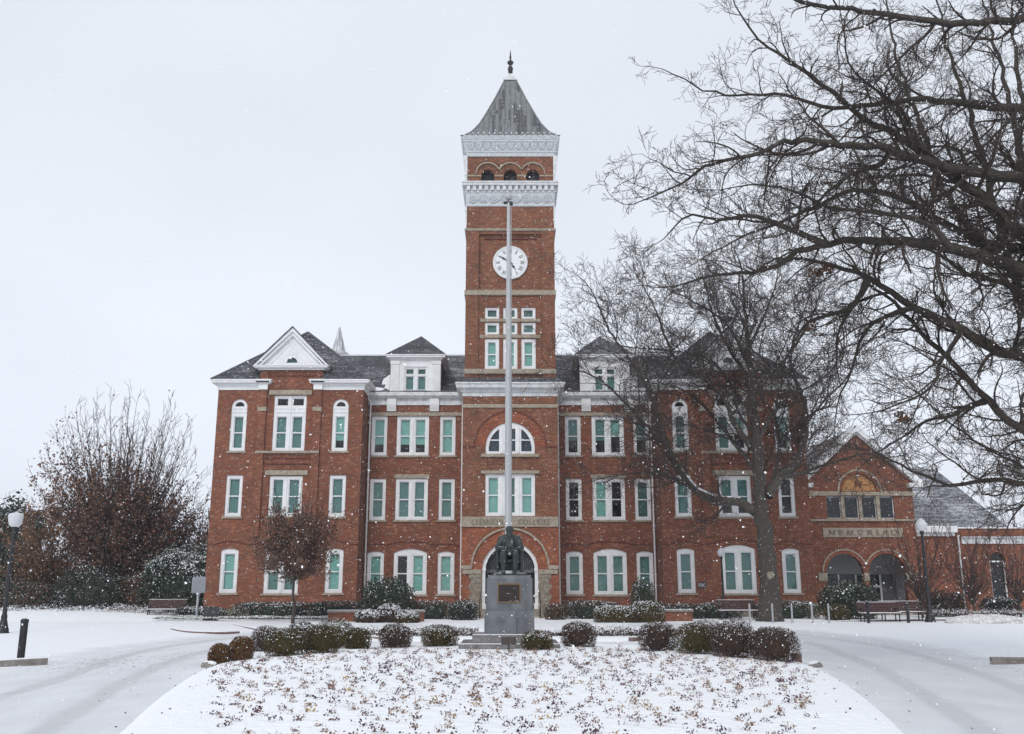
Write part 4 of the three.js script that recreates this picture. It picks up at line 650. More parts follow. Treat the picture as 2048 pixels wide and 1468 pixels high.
// ------------------------------------------------------------------ statue and pedestal
const sMin = (a, b, k) => { const h = Math.max(k - Math.abs(a - b), 0) / k; return Math.min(a, b) - h * h * k * 0.25; };
function cap(p, a, b, ra, rb) { const bx = b[0] - a[0], by = b[1] - a[1], bz = b[2] - a[2], px = p[0] - a[0], py = p[1] - a[1], pz = p[2] - a[2], t = Math.min(1, Math.max(0, (px * bx + py * by + pz * bz) / (bx * bx + by * by + bz * bz || 1))); return Math.hypot(px - bx * t, py - by * t, pz - bz * t) - (ra + (rb - ra) * t); }
const ell = (p, c, r) => { const x = (p[0] - c[0]) / r[0], y = (p[1] - c[1]) / r[1], z = (p[2] - c[2]) / r[2], k = Math.hypot(x, y, z); return (k - 1) * Math.min(...r); };
function field(f, c, h, n) {
  const mc = new MarchingCubes(n, new THREE.MeshBasicMaterial(), false, false, 160000); mc.isolation = 0;
  for (let k = 0; k < n; k++) for (let j = 0; j < n; j++) for (let i = 0; i < n; i++) mc.field[i + j * n + k * n * n] = -f([c[0] + h * (i - n / 2) / (n / 2), c[1] + h * (j - n / 2) / (n / 2), c[2] + h * (k - n / 2) / (n / 2)]);
  mc.update(); const g = new THREE.BufferGeometry(); g.setAttribute('position', new THREE.BufferAttribute(mc.positionArray.slice(0, mc.count * 3), 3)); g.setAttribute('normal', new THREE.BufferAttribute(mc.normalArray.slice(0, mc.count * 3), 3));
  g.scale(h, h, h); g.translate(...c); g.computeVertexNormals(); const m = mergeVertices(g, 1e-4); m.computeVertexNormals(); return uvBox(m);
}
{
  const X = -0.07, Z = -26.95, ped = thing('granite_pedestal', 'stepped grey granite pedestal with dark plaque beneath the statue', 'pedestal', [X, 0, Z]);
  put('block', (() => { const g = sweep([[0, 1.18], [0, 2.0], [-.07, 2.1], [-.6, 2.101]], -.62, .62, -.62, .62); return g; })(), M.granite, ped);
  put('block', rbox(-.67, .2, .56, 1.178, -.67, .67, .012), M.granite, ped); put('block', rbox(.204, .67, .56, 1.178, -.67, .67, .012), M.granite, ped);
  put('block', rbox(-.98, .0, .34, .558, -.98, .98, .012), M.graniteLight, ped); put('block', rbox(.004, .98, .34, .558, -.98, .98, .012), M.graniteLight, ped);
  put('block', rbox(-1.32, -.85, -.05, .338, -1.3, 1.3, .015), M.graniteLight, ped); put('block', rbox(-.845, .845, -.05, .338, -1.3, 1.3, .015), M.graniteLight, ped); put('block', rbox(.85, 1.32, -.05, .338, -1.3, 1.3, .015), M.graniteLight, ped);
  const pl = put('plaque', rbox(-.3, .28, 1.4, 1.86, .62, .64, .006), M.plaque, ped); put('plaque_rim', sashRim(-.31, .29, 1.39, 1.87, .65, .016), M.brass, pl);
  const rows = []; for (let k = 0; k < 8; k++) { let x = -.24; while (x < .2) { const w = R(.03, .09); rows.push(box(x, Math.min(.23, x + w), 1.77 - k * .045, 1.79 - k * .045, .639, .646)); x += w + .02; } } put('raised_lines', rows, M.plaque, pl);
  put('snow', [rbox(-.97, .97, .558, .566, -.97, -.68, .003), rbox(-.97, .97, .558, .57, .68, .96, .004), rbox(-1.3, 1.3, .338, .348, .99, 1.28, .004), rbox(-.6, .6, 2.098, 2.115, -.5, -.45, .004)], M.snow, ped);

  const st = thing('seated_statue', 'dark bronze statue of a bearded man seated in a chair', 'statue', [X, 2.1, Z - .02]);
  const body = p => {
    const q = [Math.abs(p[0]), p[1], p[2]]; let d = cap(p, [0, .56, -.1], [0, .78, -.13], .17, .185);
    d = sMin(d, cap(p, [0, .78, -.13], [0, 1.0, -.12], .185, .17), .12); d = sMin(d, cap(q, [.07, 1.03, -.12], [.2, 1.0, -.12], .085, .095), .1);
    d = sMin(d, cap(q, [.1, .54, -.06], [.165, .57, .36], .125, .098), .09);                       // thighs under the coat
    d = sMin(d, cap(q, [.165, .555, .36], [.15, .17, .36], .092, .07), .04);                         // trousers
    d = sMin(d, ell(q, [.155, .06, .43], [.055, .055, .14]), .05);                                  // shoes
    d = sMin(d, cap(q, [.235, 1.0, -.12], [.315, .76, -.02], .09, .08), .06);                      // upper arm, sleeve
    d = sMin(d, cap(q, [.315, .76, -.02], [.12, .685, .25], .078, .055), .05);                       // forearm
    d = sMin(d, cap(p, [0, 1.06, -.1], [0, 1.16, -.07], .075, .065), .06);
    d = sMin(d, cap(q, [.06, 1.08, .0], [.09, .72, .09], .03, .035), .03);                          // lapels and coat edge
    d = sMin(d, cap(q, [.12, .6, .1], [.27, .46, .12], .06, .05), .08);
    return d + 0.006 * N3(p[0] * 14, p[1] * 9, p[2] * 14);
  };
  const head = p => {
    const q = [Math.abs(p[0]), p[1], p[2]]; let d = ell(p, [0, 1.255, -.03], [.088, .11, .105]);
    d = sMin(d, ell(p, [0, 1.2, .02], [.068, .08, .075]), .04); d = sMin(d, ell(p, [0, 1.12, .05], [.06, .09, .05]), .03); d = sMin(d, ell(p, [0, 1.06, .055], [.035, .06, .03]), .04);   // beard
    d = sMin(d, cap(p, [0, 1.265, .075], [0, 1.222, .105], .01, .017), .012); d = sMin(d, cap(q, [.012, 1.282, .074], [.05, 1.28, .062], .012, .012), .012);   // nose, brow
    d = sMin(d, ell(q, [.09, 1.245, -.03], [.014, .034, .022]), .01); d = sMin(d, ell(q, [.07, 1.27, -.05], [.04, .08, .08]), .02);
    d = Math.max(d, -ell(q, [.034, 1.258, .09], [.02, .011, .022])); d = Math.max(d, -cap(q, [0, 1.183, .108], [.022, 1.18, .1], .006, .005));
    d = sMin(d, ell(q, [.034, 1.257, .068], [.014, .01, .014]), .004);
    d = sMin(d, cap(p, [0, 1.05, -.09], [0, 1.17, -.05], .07, .06), .05);
    return d + 0.004 * N3(p[0] * 40, p[1] * 40, p[2] * 40);
  };
  const hand = s => p => {
    let d = ell(p, [s * .075, .675, .3], [.045, .022, .05]);
    for (let k = 0; k < 4; k++) { const b = [s * (.1 - k * .02), .682, .335 + k * .004], m = [s * (.085 - k * .02), .668, .375 - Math.abs(k - 1.4) * .006], e = [s * (.07 - k * .019), .635, .38 - Math.abs(k - 1.4) * .006]; d = sMin(d, Math.min(cap(p, b, m, .011, .01), cap(p, m, e, .01, .008)), .006); }
    d = sMin(d, Math.min(cap(p, [s * .045, .685, .28], [s * .022, .69, .315], .012, .011), cap(p, [s * .022, .69, .315], [s * .012, .675, .345], .011, .008)), .008);
    return sMin(d, cap(p, [s * .12, .685, .25], [s * .09, .68, .28], .04, .03), .03);
  };
  put('figure', [field(body, [0, .62, .08], .74, 92), field(head, [0, 1.19, 0], .24, 72), field(hand(1), [.075, .67, .31], .11, 44), field(hand(-1), [-.075, .67, .31], .11, 44)], M.bronze, st);
  put('chair', [rbox(-.33, .33, .36, .44, -.36, .2, .02), rbox(-.33, .33, .44, 1.0, -.42, -.34, .03), ...[-1, 1].flatMap(s => [rbox(s * .3, s * .37, .0, .7, -.4, -.32, .012), rbox(s * .3, s * .37, .0, .64, .12, .19, .012), rbox(s * .29, s * .4, .64, .7, -.4, .24, .02), rbox(s * .31, s * .35, .12, .36, -.3, .1, .01)]), rbox(-.32, .32, .14, .36, -.3, .0, .01)], M.bronze, st);
  put('plinth', rbox(-.5, .5, .001, .05, -.5, .55, .012), M.bronze, st);
  const blob = (x, y, z, a, b, c, ry = 0) => { const g = new THREE.IcosahedronGeometry(1, 2); g.scale(a, b, c); g.rotateY(ry); g.translate(x, y, z); return clean(g); };
  put('snow', [blob(-.22, .775, .12, .045, .012, .14, -.62), blob(.24, .775, .1, .04, .011, .1, .62), blob(.0, .59, .28, .05, .05, .07), blob(-.165, .668, .34, .05, .01, .08), blob(.165, .668, .33, .05, .01, .07), blob(-.2, 1.095, -.13, .07, .012, .06), blob(.2, 1.095, -.13, .07, .012, .06), blob(0, 1.365, -.05, .06, .01, .06), blob(.07, .9, .075, .008, .1, .012), blob(-.15, .11, .42, .03, .012, .08), blob(.3, .056, .5, .16, .012, .04), blob(-.3, .056, .5, .12, .012, .04)], M.snow, st);
}
{ // small label on a stake before the pedestal
  const s = thing('stake_sign', 'small brown label on a stake before the granite pedestal', 'sign', [-0.08, 0.1, -25.0]); const p = rbox(-.19, .19, -.1, .1, -.012, .012, .006); p.rotateX(-.5); p.translate(0, .36, 0);
  put('plate', p, M.plaque, s); put('stake', box(-.018, .018, -.1, .34, -.03, -.016), M.iron, s);
}
{ // flagpole
  const f = thing('flagpole', 'tall bare pale metal flagpole rising behind the statue', 'flagpole', [-.14, .1, -36]);
  put('shaft', turned([[.13, 0], [.13, 6], [.12, 9], [.1, 12], [.07, 15.5], [.055, 16.9], [.0, 16.9]], 20), M.pole, f);
  put('base_collar', turned([[.3, 0], [.3, .08], [.22, .14], [.16, .4], [.131, .42]], 20), M.pole, f);
  put('truck', [box(-.16, .16, 16.86, 16.94, -.05, .05), at(clean(new THREE.SphereGeometry(.06, 10, 8)), -.15, 16.88, .02), at(clean(new THREE.SphereGeometry(.07, 10, 8)), .12, 16.83, .02)], M.iron, f);
  put('ball', at(clean(new THREE.SphereGeometry(.15, 20, 14)), 0, 17.16, 0), M.pole, f); put('ball_neck', bar([0, 16.9, 0], [0, 17.04, 0], .02), M.iron, f);
  put('joint_ring', [5.9, 9.6].map(y => at(turned([[.126, 0], [.137, .01], [.137, .04], [.126, .05]], 16), 0, y, 0)), M.pole, f);
  put('halyard', [bar([.13, 1.2, .03], [.09, 16.8, .03], .008, .008, 4), bar([.14, 1.2, -.02], [.12, 16.8, -.02], .008, .008, 4)], M.pole, f); put('cleat', rbox(.12, .19, 1.15, 1.3, -.03, .03, .01), M.iron, f);
}

// ------------------------------------------------------------------ lamps, posts, benches, signs, kerbs, low walls
function lamp(label, x, y, z, h, form) {
  const l = thing('street_lamp', label, 'street lamp', [x, y, z], 0, 'street lamps round the drive'), s = h / 4.7;
  put('base', turned([[.24, 0], [.24, .1], [.21, .14], [.22, .2], [.19, .26], [.13, .5], [.105, .62], [.12, .68], [.1, .74], [.085, .8]].map(([r, q]) => [r * s, q * s]), 16), M.iron, l);
  put('shaft', turned([[.085 * s, .8 * s], [.08 * s, h * .5], [.06 * s, h * .84], [.085 * s, h * .85], [.1 * s, h * .87], [.06 * s, h * .88], [0, h * .88]], 14), M.iron, l);
  put('globe', turned(form === 'box' ? [[.1, .875], [.17, .89], [.21, .93], [.225, .97], [.2, .985], [.05, .995], [0, 1]].map(([r, q]) => [r * s * 1.25, q * h]) : [[.08, .875], [.13, .885], [.19, .925], [.2, .945], [.17, .955], [.13, .97], [.07, .99], [.02, 1.0], [0, 1.0]].map(([r, q]) => [r * s * 1.35, q * h]), 18), M.globe, l);
  const g = new THREE.ConeGeometry(.12 * s, .5 * s, 10); g.scale(1, 1, .35); g.translate(0, .4 * s, .1 * s); put('snow', clean(g), M.snow, l); return l;
}
lamp('black lamp post with flat topped globe beside the leafy trees', -19.65, 0.02, -38, 4.7, 'box');
lamp('black lamp post with acorn globe beside the chapel benches', 19.16, 0.2, -45, 4.78, 'acorn');
lamp('short black lamp post with acorn globe against the hall wall', 10.59, 0.3, -49, 3.48, 'acorn');
for (const [x, l] of [[10.66, 'slim steel post nearest the oak trunk in its row'], [11.68, ''], [12.55, ''], [13.45, ''], [14.2, '']]) {
  const p = thing('steel_post', l || 'slim bare steel post in the row before the oak', 'post', [x, .1, -44], 0, 'steel posts along the drive'); if (l) p.userData.label = 'slim bare steel post in the row before the oak';
  put('tube', turned([[.045, -.15], [.045, .96], [.035, .99], [0, 1]], 12), M.steel, p); put('snow', at(turned([[.044, 0], [.03, .02], [0, .025]], 10), 0, .985, 0), M.snow, p);
}
function bollard(label, x, y, z, h, r) { const p = thing('bollard', label, 'bollard', [x, y, z], 0, 'dark bollards'); put('post', turned([[r, -.1], [r, h - .08], [r * 1.12, h - .07], [r * 1.12, h - .03], [r * .8, h], [0, h + .01]], 14), M.iron, p); put('snow', at(turned([[r * .9, 0], [r * .5, .02], [0, .024]], 10), 0, h, 0), M.snow, p); return p; }
bollard('dark round bollard standing by the broken kerb', -11.5, 0.05, -23.2, 1.0, .085);
bollard('dark bollard before the low end of the chapel bench', 15.97, .1, -44, 1.1, .07); bollard('dark bollard before the wide chapel bench', 17.83, .12, -44.2, 1.0, .07);
function bench(label, x, y, z, turn, w) {
  const b = thing('bench', label, 'bench', [x, y, z], turn, 'dark red slatted benches'), h = w / 2;
  for (let k = 0; k < 4; k++) put('slat', rbox(-h, h, .4, .44, .02 + k * .115, .12 + k * .115, .008), M.benchWood, b);
  for (let k = 0; k < 4; k++) { const g = rbox(-h, h, -.05, .05, -.016, .016, .008); g.rotateX(-.18); g.translate(0, .53 + k * .112, -.02 - k * .02); put('slat', g, M.benchWood, b); }
  for (const s of [-1, 1]) { const q = s * (h - .12); put('end_frame', [rbox(q - .025, q + .025, 0, .4, .4, .45, .01), rbox(q - .025, q + .025, 0, .46, -.02, .03, .01), beam([q, .44, 0], [q, .95, -.11], .05, .05), rbox(q - .025, q + .025, .38, .41, 0, .45, .01), rbox(q - .03, q + .03, .62, .66, -.04, .42, .01), rbox(q - .025, q + .025, .4, .62, .38, .42, .01)], M.iron, b); }
  put('snow', [rbox(-h + .02, h - .02, .44, .475, .05, .46, .015), rbox(-h + .02, h - .02, .925, .945, -.13, -.08, .008)], M.snow, b); return b;
}
bench('dark red bench under the snowy magnolia beside the marker', -17.6, .3, -50, .12, 1.9);
bench('wide dark red bench facing the drive before the chapel porch', 18.35, .26, -46.4, -.03, 1.95);
bench('dark red bench half hidden behind the bollard by the porch bush', 17.0, .22, -45.6, .05, 1.9);
bench('dark red bench by the short lamp against the hall', 10.9, .3, -47.6, 0, 1.9);
{ const s = thing('historical_marker', 'grey cast historical marker on a post by the hall corner', 'marker', [-15.1, .25, -47]);
  put('panel', slab([[-.33, 1.32], [.33, 1.32], [.33, 2.02], [.26, 2.08], [.18, 2.06], [.1, 2.12], [0, 2.06], [-.1, 2.12], [-.18, 2.06], [-.26, 2.08], [-.33, 2.02]], [], .03, .05), M.signGrey, s);
  const ln = []; for (let k = 0; k < 12; k++) { let x = -.28; while (x < .24) { const w = R(.03, .08); ln.push(box(x, Math.min(.28, x + w), 1.38 + k * .05, 1.4 + k * .05, .029, .035)); x += w + .015; } } put('raised_lines', ln, M.signGrey, s);
  put('post', [turned([[.06, -.1], [.06, 1.15], [.05, 1.16], [.07, 1.2], [.14, 1.32], [0, 1.321]], 12)], M.steel, s); }
{ const s = thing('dark_sign', 'dark blank sign board on a post at the drive corner', 'sign', [-14.3, .2, -46.6]); put('board', rbox(-.36, .36, .02, .74, -.03, .03, .01), M.signDark, s); put('post', [box(-.3, -.16, -.4, .72, -.1, -.031)], M.signDark, s); }
function kerb(name, label, pts, w, h, m, snow = true) { // a run of bevelled kerb along a curve
  const c = new THREE.CatmullRomCurve3(pts.map(p => new THREE.Vector3(...p))), n = Math.max(4, Math.round(c.getLength() / .4)), k = thing(name, label, 'kerb', [0, 0, 0]);
  const sec = [[-w / 2, -.15], [-w / 2, h - .02], [-w / 2 + .02, h], [w / 2 - .02, h], [w / 2, h - .02], [w / 2, -.15]], mk = (S) => { const pos = [], ix = []; for (let i = 0; i <= n; i++) { const p = c.getPoint(i / n), t = c.getTangent(i / n), nx = -t.z, nz = t.x; for (const [a, b] of S) pos.push(p.x + nx * a, p.y + b, p.z + nz * a); } const q = S.length; for (let i = 0; i < n; i++) for (let j = 0; j + 1 < q; j++) { const a = i * q + j; ix.push(a, a + 1, a + q, a + 1, a + q + 1, a + q); } for (let j = 1; j + 1 < q; j++) { ix.push(0, j, j + 1); const e = n * q; ix.push(e, e + j + 1, e + j); } const g = new THREE.BufferGeometry(); g.setAttribute('position', new THREE.Float32BufferAttribute(pos, 3)); g.setIndex(ix); const f = g.toNonIndexed(); f.computeVertexNormals(); return uvBox(f); };
  put('kerb_stone', mk(sec), m, k); if (snow) put('snow', mk([[-w / 2 + .01, h - .01], [-w / 2 + .03, h + .02], [w / 2 - .05, h + .025], [w / 2 - .02, h - .01]]), M.snow, k); return k;
}
kerb('kerb', 'worn pale kerb stones beside the round bollard', [[-13.6, .02, -21.0], [-12.2, .02, -21.7], [-11.4, .04, -22.6], [-10.9, .04, -23.2]], .2, .13, M.concrete);
kerb('kerb', 'concrete kerb end poking from snow on the drive edge', [[11.25, .02, -23.3], [12.6, .02, -23.1], [15, .02, -22.9]], .18, .16, M.concrete, false);
kerb('kerb', 'curved kerb below the dark sign board', [[-13.9, .06, -40.3], [-12.6, .03, -38.4], [-11.2, .03, -37.6], [-10.6, .03, -38.2]], .18, .12, M.kerbRed);
kerb('kerb', 'straight kerb beside the walk before the small brown tree', [[-12.6, .13, -44], [-11.2, .08, -41.4], [-9.9, .05, -39.0]], .18, .13, M.kerbRed);
kerb('kerb', 'pale concrete kerb edging the flagpole bed', [[-7.2, .05, -38.3], [-5.8, .03, -35.0], [-4.4, .03, -33.6]], .2, .13, M.concrete);
kerb('kerb', 'reddish kerb edging the flagpole bed', [[4.0, .03, -33.2], [5.6, .03, -35], [7.2, .05, -38.2]], .2, .13, M.kerbRed);
kerb('kerb', 'long low kerb behind the chapel lamp and bench', [[15.2, .2, -45.9], [20, .25, -46.6], [27, .28, -47.2], [36, .28, -47.5]], .15, .1, M.kerbRed);
for (const [s, l] of [[-1, 'half buried edging stone by the paired russet boxwoods'], [1, 'half buried edging stone by the largest boxwood']]) { const g = new THREE.IcosahedronGeometry(.2, 3), p = g.attributes.position; for (let i = 0; i < p.count; i++) { const k = 1 + .15 * N3(p.getX(i) * 7, p.getY(i) * 7, p.getZ(i) * 7 + s); p.setXYZ(i, p.getX(i) * k * 1.0, p.getY(i) * k * .6, p.getZ(i) * k * .5); } g.computeVertexNormals(); const m = put('edging_stone', uvBox(g), M.concrete); m.position.set(s * 6.85, .03, -22.4); m.rotation.y = s * .5; tag(m, l, 'stone'); const sn = g.clone(); sn.scale(.9, .5, .9); sn.translate(-.02 * s, .07, -.02); put('snow', sn, M.snow, m); }
{ const b = put('timber_block', rbox(-.1, .1, -.05, .16, -.09, .09, .012), M.kerbRed); b.position.set(6.78, .08, -23.6); tag(b, 'small brown timber block behind the largest boxwood', 'block'); }
function lowWall(label, x0, x1, z, y, h) { const w = thing('planter_wall', label, 'wall', [(x0 + x1) / 2, y, z], 0, 'low brick planter walls'), d = (x1 - x0) / 2; put('brickwork', box(-d, d, -.15, h, -.3, 0), M.brick, w); put('coping', rbox(-d - .05, d + .05, h + .002, h + .1, -.36, .06, .02), M.concrete, w); put('snow', rbox(-d - .03, d + .03, h + .1, h + .12, -.33, .03, .008), M.snow, w); return w; }
lowWall('low brick wall with pale coping behind the snowy trio of boxwoods', -8.55, -4.1, -45.6, .18, .5);
lowWall('low brick wall with pale coping behind the long clipped hedge', 4.2, 8.5, -46.2, .2, .5);
{ // ploughed heap beside the drive
  const g = new THREE.IcosahedronGeometry(1, 5), p = g.attributes.position; for (let i = 0; i < p.count; i++) { const x = p.getX(i), y = p.getY(i), w = p.getZ(i), k = 1 + .35 * fbm(x * 2.2, y * 2.2, w * 2.2, 3) + .12 * N3(x * 9, y * 9, w * 9); p.setXYZ(i, x * 1.9 * k, Math.max(-.1, y) * .42 * k, w * .8 * k); } g.computeVertexNormals();
  const t = colTex(71, 24, [.42, .4, .38], [.88, .88, .9], 256, .2), m = put('snow_heap', uvBox(g), surf(t, 1.4, .9, .02)); m.position.set(21.3, .22, -44.2); tag(m, 'lumpy gritty heap of shovelled snow beyond the chapel lamp', 'snow heap');
}
const OAK = [
  [0.62, 0.03, [[12.07,-0.16,-46.0],[12.1,1.24,-45.95],[12.1,2.39,-45.88],[11.98,4.72,-45.79],[11.86,5.89,-45.7],[11.86,8.29,-45.59],[11.73,10.72,-45.49],[11.65,13.21,-45.37],[11.56,15.23,-45.25],[11.5,16.88,-45.13],[11.34,17.76,-45.0]]],
  [0.27, 0.02, [[11.9,5.21,-46.0],[10.92,5.76,-45.8],[9.67,5.88,-45.51],[8.79,6.2,-45.16],[7.93,7.1,-44.78],[7.21,8.47,-44.38],[6.23,9.23,-43.94],[5.54,9.86,-43.48],[4.42,10.94,-43.01],[3.35,11.42,-42.51],[2.29,11.47,-42.0]]],
  [0.1, 0.015, [[8.83,6.22,-45.4],[7.7,6.81,-44.91],[6.42,7.03,-44.18],[4.7,6.77,-43.34],[3.14,6.3,-42.4]]],
  [0.19, 0.015, [[7.94,7.13,-45.0],[7.02,9.58,-44.9],[6.46,11.32,-44.76],[5.58,12.69,-44.59],[4.72,13.94,-44.41],[3.75,16.11,-44.21],[3.07,16.68,-44.0]]],
  [0.26, 0.02, [[12.31,6.09,-46.0],[12.91,6.97,-46.13],[13.77,7.63,-46.33],[14.5,9.07,-46.56],[14.68,10.55,-46.81],[14.41,12.08,-47.09],[14.33,13.37,-47.38],[15.02,15.41,-47.68],[15.9,17.15,-48.0]]],
  [0.13, 0.02, [[12.87,6.93,-46.0],[14.13,7.26,-45.51],[15.28,7.6,-44.78],[16.42,7.88,-43.94],[17.08,7.57,-43.0]]],
  [0.16, 0.02, [[11.97,7.13,-46.0],[11.2,8.4,-46.37],[10.4,9.73,-46.91],[9.58,11.0,-47.54],[8.46,12.01,-48.24],[7.28,12.36,-49.0]]],
  [0.2, 0.02, [[11.98,8.22,-46.0],[10.9,9.55,-45.84],[10.42,10.75,-45.61],[9.31,11.82,-45.34],[8.39,12.15,-45.03],[7.52,13.5,-44.71],[6.89,15.22,-44.36],[6.01,16.71,-44.0]]],
  [0.15, 0.02, [[11.86,10.83,-46.0],[12.68,11.95,-46.49],[13.96,13.15,-47.22],[15.67,15.52,-48.06],[16.94,18.04,-49.0]]],
  [0.14, 0.015, [[11.8,11.84,-46.0],[11.0,13.5,-46.49],[10.48,15.28,-47.22],[10.24,17.45,-48.06],[9.97,19.47,-49.0]]],
  [0.11, 0.015, [[11.66,13.24,-45.5],[12.13,14.32,-44.78],[12.54,15.53,-43.73],[12.64,16.74,-42.5]]],
  [0.12, 0.015, [[11.72,12.55,-45.8],[10.56,14.34,-44.84],[8.5,15.18,-43.44],[6.82,15.35,-41.8]]],
  [0.14, 0.015, [[11.99,8.84,-46.0],[12.71,10.02,-45.67],[13.23,10.67,-45.19],[14.81,11.53,-44.62],[16.15,12.86,-44.0]]],
  [0.13, 0.015, [[11.89,10.08,-46.0],[11.2,11.13,-46.25],[9.99,13.0,-46.61],[7.81,13.63,-47.03],[5.58,14.02,-47.5],[4.09,15.23,-48.0]]],
  [0.09, 0.015, [[14.52,9.66,-46.5],[15.53,10.88,-46.26],[16.48,11.82,-45.91],[17.19,13.24,-45.5]]],
  [0.16, 0.02, [[11.93,5.68,-46.0],[12.72,6.93,-46.43],[13.36,8.5,-47.06],[13.43,10.4,-47.8],[14.19,12.68,-48.62],[13.9,14.81,-49.5]]],
];
